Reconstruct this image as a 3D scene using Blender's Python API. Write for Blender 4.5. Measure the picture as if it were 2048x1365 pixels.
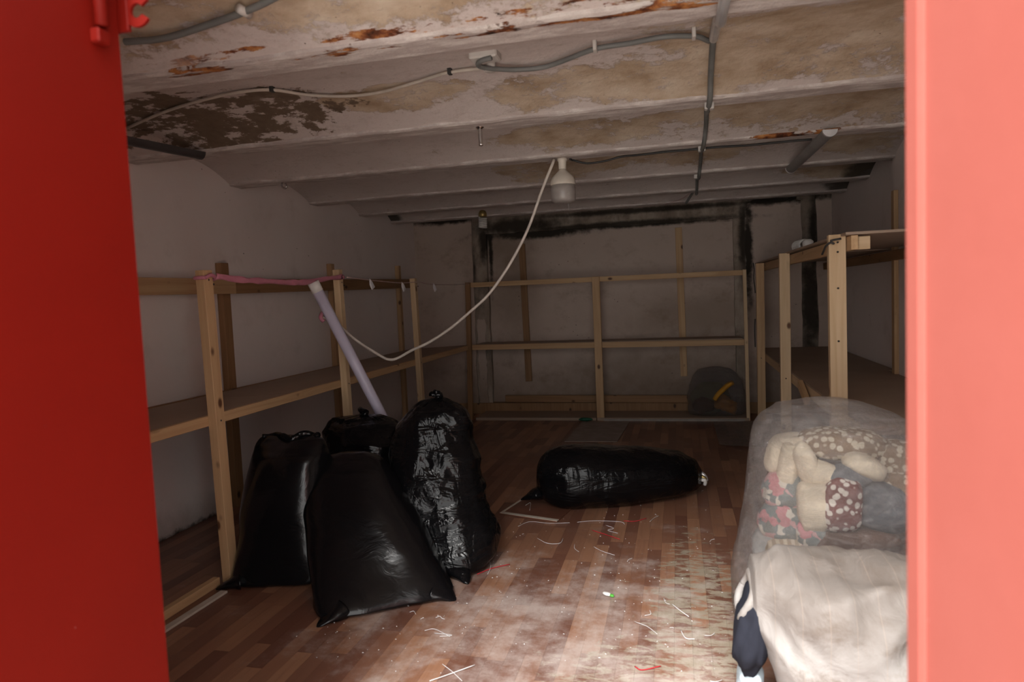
import bpy, bmesh, math, random
from mathutils import Vector, Matrix, noise

# ------------------------------------------------------------------ clearing
for o in list(bpy.data.objects):
    bpy.data.objects.remove(o, do_unlink=True)
S = bpy.context.scene
COL = S.collection
random.seed(7)

# ------------------------------------------------------------------ camera
cam_d = bpy.data.cameras.new('camera')
cam = bpy.data.objects.new('camera', cam_d)
COL.objects.link(cam)
cam_d.sensor_width = 36.0
cam_d.lens = 24.0
right = Vector((0.9711, 0.2350, -0.0419))
fwd = Vector((-0.2370, 0.9692, -0.0664)).normalized()
right = (right - fwd * right.dot(fwd)).normalized()
up = right.cross(fwd)
cam.matrix_world = Matrix(((right.x, up.x, -fwd.x, 0), (right.y, up.y, -fwd.y, 0),
                           (right.z, up.z, -fwd.z, 1.3), (0, 0, 0, 1)))
cam_d.clip_start = 0.02
cam_d.dof.use_dof = True
cam_d.dof.focus_distance = 4.2
cam_d.dof.aperture_fstop = 3.2
S.camera = cam

# ------------------------------------------------------------------ light
W = bpy.data.worlds.new('sky'); S.world = W
W.use_nodes = True
bg = W.node_tree.nodes['Background']
bg.inputs[0].default_value = (1.0, 0.985, 0.965, 1)
bg.inputs[1].default_value = 3.6
pl = bpy.data.lights.new('doorway_portal', 'AREA')
pl.shape = 'RECTANGLE'; pl.size = 2.3; pl.size_y = 2.3
pl.cycles.is_portal = True
po = bpy.data.objects.new('doorway_portal', pl)
COL.objects.link(po)
po.location = (0.1, 1.0, 0.95)
po.rotation_euler = (math.radians(90), 0, 0)
sl = bpy.data.lights.new('sun', 'SUN'); sl.energy = 10.0; sl.angle = math.radians(42); sl.color = (1.0, .965, .93)
so = bpy.data.objects.new('sun', sl); COL.objects.link(so)
so.location = (-1, -7, 7)
so.rotation_euler = Vector((.17, .63, -.76)).to_track_quat('-Z', 'Y').to_euler()
S.view_settings.view_transform = 'Standard'
S.view_settings.look = 'None'
S.view_settings.exposure = 0.2
S.view_settings.gamma = 1.0
S.view_settings.use_curve_mapping = False
try:
    S.cycles.use_denoising = True
    S.cycles.max_bounces = 10
    S.cycles.diffuse_bounces = 6
    S.cycles.transparent_max_bounces = 24
    S.cycles.sample_clamp_indirect = 6.0
except Exception:
    pass

# ------------------------------------------------------------------ node helpers
class Mat:
    def __init__(s, name, rough=0.7, spec=0.5):
        s.m = bpy.data.materials.new(name); s.m.use_nodes = True
        s.nt = s.m.node_tree
        s.b = s.nt.nodes['Principled BSDF']
        s.out = s.nt.nodes['Material Output']
        s.b.inputs['Roughness'].default_value = rough
        s.b.inputs['Specular IOR Level'].default_value = spec
    def n(s, t): return s.nt.nodes.new(t)
    def put(s, sock, v):
        if isinstance(v, bpy.types.NodeSocket): s.nt.links.new(v, sock)
        elif isinstance(v, (tuple, list)) and len(v) == 3 and sock.type == 'RGBA': sock.default_value = (*v, 1)
        else: sock.default_value = v
    def pos(s): return s.n('ShaderNodeNewGeometry').outputs['Position']
    def obj(s): return s.n('ShaderNodeTexCoord').outputs['Object']
    def rnd(s): return s.n('ShaderNodeObjectInfo').outputs['Random']
    def island(s): return s.n('ShaderNodeNewGeometry').outputs['Random Per Island']
    def scale(s, v, sc, off=(0, 0, 0)):
        q = s.n('ShaderNodeMapping'); s.put(q.inputs['Vector'], v)
        q.inputs['Scale'].default_value = sc; s.put(q.inputs['Location'], off); return q.outputs[0]
    def noise(s, v, sc, det=6, ro=0.55, dist=0.0, col=False):
        q = s.n('ShaderNodeTexNoise'); s.put(q.inputs['Vector'], v)
        q.inputs['Scale'].default_value = sc; q.inputs['Detail'].default_value = det
        q.inputs['Roughness'].default_value = ro; q.inputs['Distortion'].default_value = dist
        return q.outputs['Color' if col else 'Fac']
    def vor(s, v, sc, feat='F1', out='Distance', rand=1.0):
        q = s.n('ShaderNodeTexVoronoi'); q.feature = feat; s.put(q.inputs['Vector'], v)
        q.inputs['Scale'].default_value = sc; q.inputs['Randomness'].default_value = rand
        return q.outputs[out]
    def ma(s, op, a, b=0.0, c=None):
        q = s.n('ShaderNodeMath'); q.operation = op
        s.put(q.inputs[0], a); s.put(q.inputs[1], b)
        if c is not None: s.put(q.inputs[2], c)
        return q.outputs[0]
    def vm(s, op, a, b, out=0):
        q = s.n('ShaderNodeVectorMath'); q.operation = op
        s.put(q.inputs[0], a); s.put(q.inputs[1], b); return q.outputs[out]
    def step(s, x, lo, hi, a=0.0, b=1.0):
        q = s.n('ShaderNodeMapRange'); q.interpolation_type = 'SMOOTHSTEP'
        s.put(q.inputs[0], x)
        for i, v in zip((1, 2, 3, 4), (lo, hi, a, b)): s.put(q.inputs[i], v)
        return q.outputs[0]
    def mix(s, f, a, b):
        q = s.n('ShaderNodeMix'); q.data_type = 'RGBA'
        s.put(q.inputs['Factor'], f); s.put(q.inputs[6], a); s.put(q.inputs[7], b); return q.outputs[2]
    def ramp(s, f, stops):
        q = s.n('ShaderNodeValToRGB'); s.put(q.inputs[0], f)
        el = q.color_ramp.elements
        while len(el) < len(stops): el.new(0.5)
        for e, (p, c) in zip(el, stops): e.position = p; e.color = (*c, 1)
        return q.outputs[0]
    def xyz(s, v):
        q = s.n('ShaderNodeSeparateXYZ'); s.put(q.inputs[0], v); return q.outputs
    def ell(s, v, c, r, warp=0.35, wsc=3.0, soft=0.5):
        """1 inside a ragged ellipsoid at c with radii r, 0 outside"""
        d = s.vm('SUBTRACT', v, c)
        d = s.vm('MULTIPLY', d, tuple(1.0 / q for q in r))
        l = s.vm('LENGTH', d, (0, 0, 0), out='Value')
        l = s.ma('ADD', l, s.ma('MULTIPLY', s.ma('SUBTRACT', s.noise(v, wsc, 8, 0.65), 0.5), warp * 4))
        return s.step(l, 1 - soft, 1 + soft, 1.0, 0.0)
    def bump(s, h, strength=0.3, dist=0.01):
        q = s.n('ShaderNodeBump'); s.put(q.inputs['Height'], h)
        q.inputs['Strength'].default_value = strength; q.inputs['Distance'].default_value = dist
        s.nt.links.new(q.outputs[0], s.b.inputs['Normal'])
    def col(s, v): s.put(s.b.inputs['Base Color'], v)
    def rough(s, v): s.put(s.b.inputs['Roughness'], v)

MT = {}
def flat(name, c, rough=0.6, spec=0.4, metal=0.0, var=0.12):
    k = Mat(name, rough, spec)
    n = k.noise(k.obj(), 9, 5)
    k.col(k.mix(k.step(n, .35, .7), tuple(x * (1 - var) for x in c), tuple(min(1, x * (1 + var)) for x in c)))
    k.b.inputs['Metallic'].default_value = metal
    MT[name] = k.m
    return k

# --- plaster of the vaults: pinkish white paint peeling from tan and brown render
k = Mat('vault_plaster', 0.85, 0.2)
p = k.pos(); ps = k.scale(p, (0.75, 1.0, 1.0))
paint = k.mix(k.noise(p, 1.3, 3), (.52, .455, .43), (.63, .565, .535))
smud = k.step(k.noise(k.scale(p, (1, 1.5, 1), (9, 4, 0)), 7.5, 9, .74), .50, .72)
paint = k.mix(k.ma('MULTIPLY', smud, .55), paint, (.40, .335, .30))
paint = k.mix(k.ma('MULTIPLY', k.step(k.noise(p, 38, 6, .7), .56, .70), .35), paint, (.36, .29, .25))
tan = k.ramp(k.noise(ps, 5.5, 8, .62), [(.25, (.27, .185, .12)), (.42, (.42, .32, .225)), (.55, (.52, .42, .32)), (.75, (.64, .56, .45))])
reg = k.ell(p, (-.3, 1.5, 2.1), (2.6, .52, 1), .15, 1.5, .25)
for c, r in [((.55, 2.75, 2.15), (.75, .35, 1)), ((-.15, 2.95, 2.15), (.6, .18, 1)), ((.8, 3.65, 2.15), (.9, .36, 1)),
             ((-.5, 3.85, 2.15), (.45, .16, 1)), ((-.75, 4.75, 2.15), (.5, .3, 1)), ((-1.25, 2.85, 2.15), (.35, .12, 1)), ((0.1, 4.75, 2.15), (.45, .2, 1)),
             ((1.2, 4.8, 2.15), (.25, .18, 1)), ((1.25, 5.6, 2.15), (.4, .4, 1))]:
    reg = k.ma('MAXIMUM', reg, k.ell(p, c, r, .4, 2.5, .45))
pn = k.ma('ADD', k.noise(ps, 6.5, 10, .74), k.ma('MULTIPLY', reg, .27))
pn = k.ma('ADD', pn, k.ma('MULTIPLY', k.ma('SUBTRACT', k.noise(p, 34, 6, .75), .5), .22))
peel = k.step(pn, .64, .715)
c1 = k.mix(peel, paint, tan)
dark = k.ell(p, (-2.2, 2.85, 2.15), (.78, .34, 1), .4, 5, .3)
dn = k.step(k.ma('ADD', k.noise(ps, 9, 9, .7), k.ma('MULTIPLY', dark, .25)), .68, .74)
c1 = k.mix(k.ma('MULTIPLY', dn, k.step(dark, .1, .5)), c1, k.mix(k.noise(p, 20, 4), (.12, .085, .06), (.2, .15, .105)))
grey = k.step(k.noise(k.scale(p, (1, 1.6, 1), (3, 1, 0)), 4.2, 9, .7), .60, .70)
c1 = k.mix(k.ma('MULTIPLY', grey, k.ma('MULTIPLY', k.step(k.xyz(p)[1], 4.4, 2.2), .55)), c1, (.27, .22, .18))
pit = k.step(k.vor(k.vm('ADD', p, k.scale(k.noise(p, 30, 3, col=True), (.02, .02, .02))), 26), .075, .05)
pit = k.ma('MULTIPLY', pit, k.step(k.noise(p, 3.0, 3), .5, .6))
c1 = k.mix(pit, c1, (.12, .075, .05))
Xv = k.xyz(p)
rb_ = k.step(k.ma('ABSOLUTE', k.ma('SUBTRACT', Xv[1], 2.02)), .06, .01)
rn = k.noise(k.scale(p, (1.0, 3.0, 1.0)), 5.0, 7, .68)
rv = k.ma('MULTIPLY', k.step(k.ma('ADD', rn, k.ma('MULTIPLY', k.ma('SUBTRACT', rb_, 1.0), .5)), .515, .57), k.ma('MULTIPLY', k.step(Xv[0], -1.9, -1.4), k.step(Xv[0], .9, .5)))
c1 = k.mix(rv, c1, k.ramp(k.noise(p, 20, 5, .6), [(.3, (.03, .014, .01)), (.45, (.17, .055, .022)), (.6, (.42, .18, .065)), (.75, (.5, .3, .13))]))
mold = k.ell(p, (-.5, 7.15, 2.15), (1.2, .35, 1), .35, 5, .5)
mold = k.ma('MAXIMUM', mold, k.ell(p, (1.45, 5.75, 2.1), (.16, .5, 1), .4, 6, .4))
mold = k.ma('MAXIMUM', mold, k.ell(p, (1.45, 6.5, 2.1), (.16, .4, 1), .4, 6, .4))
mold = k.ma('MAXIMUM', mold, k.ell(p, (-2.84, 6.55, 2.1), (.1, .4, 1), .4, 6, .4))
c1 = k.mix(k.ma('MULTIPLY', mold, .9), c1, (.045, .04, .032))
k.col(c1)
h = k.ma('ADD', k.ma('MULTIPLY', peel, -.6), k.ma('MULTIPLY', k.noise(p, 18, 8, .65), 1.2))
h = k.ma('ADD', h, k.ma('MULTIPLY', pit, -1.0))
k.bump(h, .55, .012)
MT['vault'] = k.m

# --- underside of the steel joists: chipped whitewash with rust along the edges
k = Mat('joist_whitewash', 0.8, 0.2)
p = k.pos()
base = k.mix(k.step(k.noise(k.scale(p, (.6, 2, 1)), 9, 8, .7), .42, .62), (.47, .41, .385), (.66, .61, .575))
X = k.xyz(p)
def rust(x0, x1, yc, wid, thr):
    a = k.ma('MULTIPLY', k.step(X[0], x0, x0 + .3), k.step(X[0], x1, x1 - .3))
    b = k.step(k.ma('ABSOLUTE', k.ma('SUBTRACT', X[1], yc)), wid * 1.6, wid * .3)
    n = k.noise(k.scale(p, (1.0, 4.0, 1.0)), 4.5, 7, .68)
    return k.step(k.ma('ADD', n, k.ma('MULTIPLY', k.ma('SUBTRACT', k.ma('MULTIPLY', a, b), 1.0), .5)), thr, thr + .05)
r1 = rust(-2.0, .85, 2.06, .04, .50)
r2 = rust(.2, 1.1, 4.02, .03, .42)
r3 = rust(-1.3, -.9, 3.1, .03, .5)
rr = k.ma('MAXIMUM', r1, k.ma('MAXIMUM', r2, r3))
rc = k.ramp(k.noise(p, 22, 5, .6), [(.3, (.03, .014, .01)), (.44, (.16, .05, .02)), (.58, (.44, .18, .06)), (.75, (.5, .28, .11))])
c1 = k.mix(rr, base, rc)
flk = k.step(k.noise(k.scale(p, (1, 3, 1), (5, 2, 0)), 12, 8, .7), .63, .68)
c1 = k.mix(k.ma('MULTIPLY', flk, .7), c1, (.28, .22, .18))
k.col(c1)
k.bump(k.ma('ADD', k.noise(p, 25, 8, .7), k.ma('MULTIPLY', rr, -.8)), .7, .012)
MT['joist'] = k.m

# --- white plastered walls
k = Mat('wall_plaster', 0.85, 0.2)
p = k.pos(); X = k.xyz(p)
base = k.mix(k.noise(p, 1.1, 5, .6), (.75, .68, .655), (.85, .785, .76))
base = k.mix(k.ma('MULTIPLY', k.step(k.noise(p, 3.0, 8, .65), .54, .78), .35), base, (.50, .43, .385))
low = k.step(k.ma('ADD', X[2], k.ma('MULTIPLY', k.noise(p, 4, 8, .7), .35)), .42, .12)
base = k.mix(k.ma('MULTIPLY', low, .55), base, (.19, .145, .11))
spk = k.step(k.vor(p, 13), .07, .045)
spk = k.ma('MULTIPLY', spk, k.step(k.noise(p, 1.4, 2), .56, .62))
base = k.mix(spk, base, (.05, .04, .035))
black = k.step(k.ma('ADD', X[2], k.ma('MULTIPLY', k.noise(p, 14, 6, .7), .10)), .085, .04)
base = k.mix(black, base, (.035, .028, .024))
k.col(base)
k.bump(k.noise(p, 14, 9, .6), .22, .01)
MT['wall'] = k.m

k = Mat('back_plaster', 0.85, 0.2)    # yellowed, damp plaster of the back wall
p = k.pos(); X = k.xyz(p)
base = k.mix(k.noise(p, 1.6, 6, .6), (.47, .375, .315), (.63, .525, .465))
base = k.mix(k.ma('MULTIPLY', k.step(k.noise(k.scale(p, (1, 1, 1.3), (7, 0, 2)), 3.4, 9, .68), .5, .72), .55), base, (.30, .225, .165))
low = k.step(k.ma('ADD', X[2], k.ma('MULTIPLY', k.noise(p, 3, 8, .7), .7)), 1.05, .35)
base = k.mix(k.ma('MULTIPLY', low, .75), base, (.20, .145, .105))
for c, r in [((-1.9, 7.3, 1.9), (.35, .3, .25)), ((-1.75, 7.3, 1.35), (.25, .3, .5)), ((.3, 7.3, 1.0), (.8, .3, .22)), ((-.2, 7.3, .45), (.9, .3, .25))]:
    base = k.mix(k.ma('MULTIPLY', k.ell(p, c, r, .35, 3, .7), .45), base, (.17, .115, .075))
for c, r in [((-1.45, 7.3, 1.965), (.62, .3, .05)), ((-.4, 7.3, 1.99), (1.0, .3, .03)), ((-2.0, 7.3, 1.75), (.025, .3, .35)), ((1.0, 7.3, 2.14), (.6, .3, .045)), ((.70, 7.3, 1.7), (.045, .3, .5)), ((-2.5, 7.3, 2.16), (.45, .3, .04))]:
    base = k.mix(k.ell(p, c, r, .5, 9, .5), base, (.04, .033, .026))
spk = k.ma('MULTIPLY', k.step(k.vor(p, 15), .09, .05), k.step(k.noise(p, 2.6, 2), .57, .63))
base = k.mix(spk, base, (.04, .032, .028))
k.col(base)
k.bump(k.noise(p, 14, 9, .6), .25, .01)
MT['back_plaster'] = k.m

# --- raw damp concrete frame of the back wall
k = Mat('damp_concrete', 0.9, 0.2)
p = k.pos(); X = k.xyz(p)
c1 = k.ramp(k.noise(k.scale(p, (1.5, 1, .6)), 2.6, 8, .66), [(.3, (.21, .165, .13)), (.5, (.36, .295, .24)), (.7, (.52, .445, .375))])
md = k.ma('MULTIPLY', k.step(k.noise(k.scale(p, (1, 1, .8), (1, 0, 4)), 4, 9, .72), .48, .66), .55)
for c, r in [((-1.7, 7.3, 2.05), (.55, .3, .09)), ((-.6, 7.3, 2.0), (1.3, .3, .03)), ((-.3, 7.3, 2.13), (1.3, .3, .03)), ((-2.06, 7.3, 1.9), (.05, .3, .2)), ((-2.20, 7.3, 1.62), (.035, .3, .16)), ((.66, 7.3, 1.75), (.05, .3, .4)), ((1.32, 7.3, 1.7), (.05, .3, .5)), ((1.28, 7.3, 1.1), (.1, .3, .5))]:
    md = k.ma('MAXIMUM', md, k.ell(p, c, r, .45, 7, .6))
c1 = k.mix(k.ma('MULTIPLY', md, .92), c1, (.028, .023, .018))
k.col(c1)
k.bump(k.noise(p, 20, 9, .7), .6, .015)
MT['concrete'] = k.m

# --- pine
def wood(name, a, b, knot):
    k = Mat(name, 0.6, 0.35)
    off = k.scale(k.n('ShaderNodeCombineXYZ').outputs[0], (1, 1, 1))
    cmb = k.n('ShaderNodeCombineXYZ')
    r = k.rnd()
    for i, q in enumerate((7.0, 13.0, 29.0)): k.put(cmb.inputs[i], k.ma('MULTIPLY', r, q))
    v = k.vm('ADD', k.obj(), cmb.outputs[0])
    g = k.noise(k.scale(v, (30, 30, 1.3)), 1.0, 5, .6, .6)
    c1 = k.mix(k.step(g, .3, .7), a, b)
    c1 = k.mix(k.ma('MULTIPLY', r, .45), c1, k.mix(.5, c1, (.20, .105, .05)))
    kn = k.vor(k.scale(v, (7.5, 7.5, 4.6)), 1.0)
    c1 = k.mix(k.step(kn, .15, .06), c1, knot)
    st = k.step(k.noise(k.scale(v, (8, 8, 1.5)), 1.0, 6, .7), .62, .75)
    c1 = k.mix(k.ma('MULTIPLY', st, .45), c1, (.13, .07, .035))
    k.col(c1)
    k.bump(g, .2, .003)
    MT[name] = k.m
wood('pine', (.50, .315, .165), (.62, .42, .235), (.10, .042, .018))
wood('pale_pine', (.58, .41, .24), (.69, .52, .33), (.13, .06, .03))
wood('dark_pine', (.25, .135, .062), (.34, .195, .095), (.06, .028, .014))

# --- chipboard and fibreboard shelves
k = Mat('shelf_board', 0.65, 0.3)
p = k.pos()
k.col(k.mix(k.noise(p, 2.3, 8, .6), (.29, .205, .15), (.40, .305, .235)))
k.bump(k.noise(p, 60, 4), .1, .003)
MT['board'] = k.m

# --- laminate floor
def laminate(name, by_island):
    k = Mat(name, 0.42, 0.45)
    p = k.pos(); X = k.xyz(p)
    r = k.island() if by_island else k.rnd()
    cmb = k.n('ShaderNodeCombineXYZ')
    for i, q in enumerate((17.0, 31.0, 11.0)): k.put(cmb.inputs[i], k.ma('MULTIPLY', r, q))
    v = k.vm('ADD', p, cmb.outputs[0])
    tone = k.ramp(r, [(0, (.145, .060, .039)), (.3, (.20, .092, .058)), (.6, (.265, .128, .076)), (1, (.35, .18, .105))])
    g = k.noise(k.scale(v, (38, 2.2, 1)), 1.0, 6, .65, .5)
    c1 = k.mix(k.ma('MULTIPLY', k.step(g, .45, .75), .45), tone, (.15, .065, .042))
    worn = k.ell(p, (.05, 2.7, 0), (.2, .95, 1), .3, 4, .5)
    worn = k.ma('MAXIMUM', worn, k.ma('MULTIPLY', k.ell(p, (-.22, 2.25, 0), (.30, .25, 1), .3, 4, .5), .8))
    worn = k.ma('MAXIMUM', worn, k.ma('MULTIPLY', k.ell(p, (-.55, 2.3, 0), (.5, .4, 1), .3, 4, .5), .25))
    wn = k.noise(k.scale(p, (9, 26, 1)), 1.0, 10, .76, .6)
    wm = k.step(k.ma('ADD', wn, k.ma('MULTIPLY', worn, .20)), .645, .71)
    c1 = k.mix(wm, c1, k.mix(k.noise(p, 14, 7, .7), (.20, .155, .105), (.43, .37, .28)))
    trod = k.ell(p, (-.5, 2.45, 0), (.75, .75, 1), .25, 3, .6)
    dust = k.step(k.ma('ADD', k.noise(p, 4.2, 9, .72), k.ma('MULTIPLY', trod, .19)), .53, .86)
    c1 = k.mix(k.ma('MULTIPLY', dust, .62), c1, (.58, .51, .47))
    stain = k.step(k.noise(k.scale(p, (1, 1, 1), (4, 9, 0)), 4.2, 6, .6), .56, .72)
    c1 = k.mix(k.ma('MULTIPLY', stain, .45), c1, (.145, .075, .055))
    k.col(c1)
    k.rough(k.ma('ADD', .36, k.ma('ADD', k.ma('MULTIPLY', dust, .2), k.ma('MULTIPLY', wm, .35))))
    k.bump(k.ma('ADD', g, k.ma('MULTIPLY', wm, -1.2)), .12, .003)
    MT[name] = k.m
laminate('laminate', False)
laminate('laminate_far', True)

# --- red door paint; shade (left leaf) and light (right leaf) put into the colour
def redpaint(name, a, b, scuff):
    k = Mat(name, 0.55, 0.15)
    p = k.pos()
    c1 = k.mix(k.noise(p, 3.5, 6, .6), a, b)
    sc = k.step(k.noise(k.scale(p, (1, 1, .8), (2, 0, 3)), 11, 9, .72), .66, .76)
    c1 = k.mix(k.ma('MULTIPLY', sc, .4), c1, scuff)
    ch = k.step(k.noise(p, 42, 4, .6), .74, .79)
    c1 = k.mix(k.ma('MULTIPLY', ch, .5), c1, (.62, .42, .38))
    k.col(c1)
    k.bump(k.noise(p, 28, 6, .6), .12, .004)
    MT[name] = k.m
redpaint('shaded_red_paint', (.115, .0030, .0010), (.145, .0045, .0015), (.21, .035, .025))
redpaint('lit_red_paint', (.31, .080, .062), (.355, .105, .085), (.39, .15, .13))

# --- black bin-bag film
def binbag(name, rough=.2):
    k = Mat(name, rough, 0.22)
    p = k.pos()
    k.col(k.mix(k.noise(p, 6, 4), (.003, .003, .0035), (.005, .005, .006)))
    w1 = k.noise(k.scale(p, (3.0, 3.0, 9.0)), 1.6, 3, .5, 1.0)
    w2 = k.noise(k.scale(p, (9.0, 9.0, 3.0)), 1.3, 3, .5, 1.0)
    rg = k.ma('ABSOLUTE', k.ma('SUBTRACT', w1, .5))
    rg2 = k.ma('ABSOLUTE', k.ma('SUBTRACT', w2, .5))
    k.bump(k.ma('ADD', k.ma('MULTIPLY', rg, -1.6), k.ma('MULTIPLY', rg2, -1.0)), .45, .02)
    k.rough(k.ma('ADD', rough, k.ma('MULTIPLY', k.noise(p, 8, 4), .12)))
    MT[name] = k.m
binbag('black_film', .10)
k = Mat('black_film_taut', .2, .35)
p = k.pos()
k.col((.0045, .0045, .0055))
k.bump(k.noise(k.scale(p, (4, 4, 6)), 2.0, 5, .55, .8), .25, .014)
k.rough(k.ma('ADD', .15, k.ma('MULTIPLY', k.noise(p, 7, 4), .12)))
MT['black_film_taut'] = k.m

# --- clear polythene
def poly(name, haze, hz, tint=(1, 1, 1)):
    k = Mat(name)
    p = k.pos(); nt = k.nt
    nt.nodes.remove(k.b)
    tr = k.n('ShaderNodeBsdfTransparent'); tr.inputs[0].default_value = (*tint, 1)
    gl = k.n('ShaderNodeBsdfGlossy'); gl.inputs['Roughness'].default_value = .11
    gl.inputs[0].default_value = (.9, .9, .9, 1)
    df = k.n('ShaderNodeBsdfDiffuse'); df.inputs[0].default_value = (*hz, 1)
    tl = k.n('ShaderNodeBsdfTranslucent'); tl.inputs[0].default_value = (*hz, 1)
    w = k.noise(k.scale(p, (3, 3, 7)), 3.0, 7, .65, 1.5)
    rg = k.ma('ABSOLUTE', k.ma('SUBTRACT', w, .5))
    bp = k.n('ShaderNodeBump'); k.put(bp.inputs['Height'], k.ma('MULTIPLY', rg, -2.0))
    bp.inputs['Strength'].default_value = 1.0; bp.inputs['Distance'].default_value = .03
    nt.links.new(bp.outputs[0], gl.inputs['Normal'])
    lw = k.n('ShaderNodeLayerWeight'); lw.inputs[0].default_value = .35
    nt.links.new(bp.outputs[0], lw.inputs['Normal'])
    a = k.n('ShaderNodeMixShader'); k.put(a.inputs[0], .5)
    nt.links.new(df.outputs[0], a.inputs[1]); nt.links.new(tl.outputs[0], a.inputs[2])
    c = k.n('ShaderNodeMixShader')
    hzf = k.ma('ADD', haze, k.ma('MULTIPLY', k.step(rg, .06, .0), haze * 1.2))
    k.put(c.inputs[0], k.ma('ADD', hzf, k.ma('MULTIPLY', lw.outputs['Facing'], haze)))
    nt.links.new(tr.outputs[0], c.inputs[1]); nt.links.new(a.outputs[0], c.inputs[2])
    e = k.n('ShaderNodeMixShader')
    k.put(e.inputs[0], k.ma('ADD', .05, k.ma('MULTIPLY', lw.outputs['Fresnel'], .7)))
    nt.links.new(c.outputs[0], e.inputs[1]); nt.links.new(gl.outputs[0], e.inputs[2])
    nt.links.new(e.outputs[0], k.out.inputs[0])
    MT[name] = k.m
poly('clear_polythene', .085, (.62, .58, .57))
poly('dim_polythene', .10, (.45, .42, .40))
poly('ground_film', .16, (.6, .56, .56))

# --- small stuff
flat('grey_conduit', (.17, .175, .17), .5, .4)
flat('beige_cable', (.48, .43, .37), .5, .4)
flat('white_cable', (.62, .56, .50), .45, .4)
flat('black_cable', (.03, .028, .027), .5, .4)
flat('white_clip', (.5, .48, .45), .5, .4)
flat('foil', (.62, .62, .63), .3, .6, .6)
flat('lamp_plastic', (.66, .60, .52), .45, .4)
flat('lamp_diffuser', (.34, .31, .29), .35, .5)
flat('tube_white', (.62, .62, .63), .4, .4)
flat('tube_grey', (.25, .245, .24), .35, .5)
flat('tube_dark', (.055, .05, .05), .35, .5)
flat('brass', (.40, .30, .12), .35, .5, .8)
flat('chrome', (.7, .7, .7), .2, .5, 1.0)
flat('lilac_plastic', (.56, .53, .66), .35, .45, var=.05)
flat('white_plastic', (.76, .75, .72), .4, .4, var=.05)
flat('pink_film', (.52, .20, .27), .4, .4)
flat('pale_pink_string', (.55, .40, .38), .6, .3)
flat('white_tag', (.74, .72, .74), .6, .3)
flat('white_thread', (.72, .70, .70), .7, .2)
flat('red_thread', (.48, .03, .04), .7, .2)
flat('green_plastic', (.10, .42, .06), .4, .4)
flat('dark_green', (.01, .10, .055), .5, .4)
flat('red_brown_laminate', (.15, .062, .038), .45, .4)
flat('grey_card', (.30, .245, .215), .8, .2)
flat('pale_edge', (.52, .46, .39), .7, .2)
flat('metal_strip', (.30, .27, .24), .45, .5)
flat('paving', (.64, .61, .57), .9, .2)
flat('render_wall', (.42, .40, .37), .9, .2)
flat('dark_render', (.12, .11, .10), .9, .2)
flat('yellow_cloth', (.48, .23, .02), .6, .3)
flat('olive_cloth', (.14, .125, .07), .8, .2)
flat('amber_film', (.42, .17, .02), .35, .4)
flat('cream_fleece', (.70, .605, .47), .95, .1)
flat('slate_cloth', (.13, .14, .155), .95, .1)
flat('navy_cloth', (.022, .024, .034), .95, .1)
flat('grey_cloth', (.33, .335, .33), .95, .1)
flat('blue_cloth', (.45, .53, .58), .95, .1)
flat('brown_cloth', (.10, .055, .04), .95, .1)
k = Mat('petal_cloth', .95, .1)      # white petals on dark red
v = k.obj()
f1 = k.vor(k.vm('ADD', v, k.scale(k.noise(v, 30, 3, col=True), (.012, .012, .012))), 42)
c1 = k.mix(k.step(f1, .50, .40), (.17, .05, .045), (.70, .64, .58))
k.col(c1); MT['petal_cloth'] = k.m
k = Mat('floral_cloth', .95, .1)     # pink, grey and cream blotches
v = k.obj()
cc = k.ramp(k.xyz(k.vor(k.vm('ADD', v, k.scale(k.noise(v, 26, 4, col=True), (.05, .05, .05))), 34, out='Color'))[0], [(0, (.19, .22, .22)), (.3, (.62, .57, .50)), (.45, (.52, .23, .25)), (.7, (.56, .34, .34)), (.85, (.17, .19, .18)), (1, (.5, .46, .40))])
for n_ in [x for x in k.nt.nodes if x.type == 'VALTORGB']: n_.color_ramp.interpolation = 'CONSTANT'
k.col(cc); MT['floral_cloth'] = k.m
k = Mat('spotted_cloth', .95, .1)    # cream spots on brown
v = k.obj()
k.col(k.mix(k.step(k.vor(k.vm('ADD', v, k.scale(k.noise(v, 30, 3, col=True), (.015, .015, .015))), 40), .48, .36), (.26, .18, .12), (.62, .545, .43))); MT['spotted_cloth'] = k.m
k = Mat('striped_cloth', .95, .1)
v = k.obj()
sx = k.ma('SINE', k.ma('MULTIPLY', k.xyz(v)[0], 260.0))
k.col(k.mix(k.step(sx, -.3, .3), (.36, .285, .205), (.56, .47, .36))); MT['striped_cloth'] = k.m
k = Mat('woven_sack', .6, .35)       # dirty white woven polypropylene
p = k.pos()
c1 = k.mix(k.noise(p, 4, 6), (.25, .235, .22), (.36, .345, .335))
d1 = k.step(k.noise(k.scale(p, (3, 1, 4), (0, 2, 0)), 2.4, 8, .68), .50, .70)
c1 = k.mix(k.ma('MULTIPLY', d1, .85), c1, (.15, .12, .098))
c1 = k.mix(k.ma('MULTIPLY', k.ell(p, (.55, 2.05, .47), (.42, .4, .13), .3, 5, .6), .8), c1, (.125, .10, .083))
gx = k.ma('ABSOLUTE', k.ma('SINE', k.ma('MULTIPLY', k.xyz(p)[0], 52.0)))
c1 = k.mix(k.ma('MULTIPLY', k.step(gx, .06, .02), .3), c1, (.36, .28, .22))
k.col(c1)
wv_ = k.ma('MULTIPLY', k.ma('SINE', k.ma('MULTIPLY', k.xyz(p)[0], 900.0)), k.ma('SINE', k.ma('MULTIPLY', k.xyz(p)[2], 900.0)))
k.bump(k.noise(k.scale(p, (6, 3, 4)), 2.0, 7, .6, 1.0), .6, .014)
MT['sack'] = k.m

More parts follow.
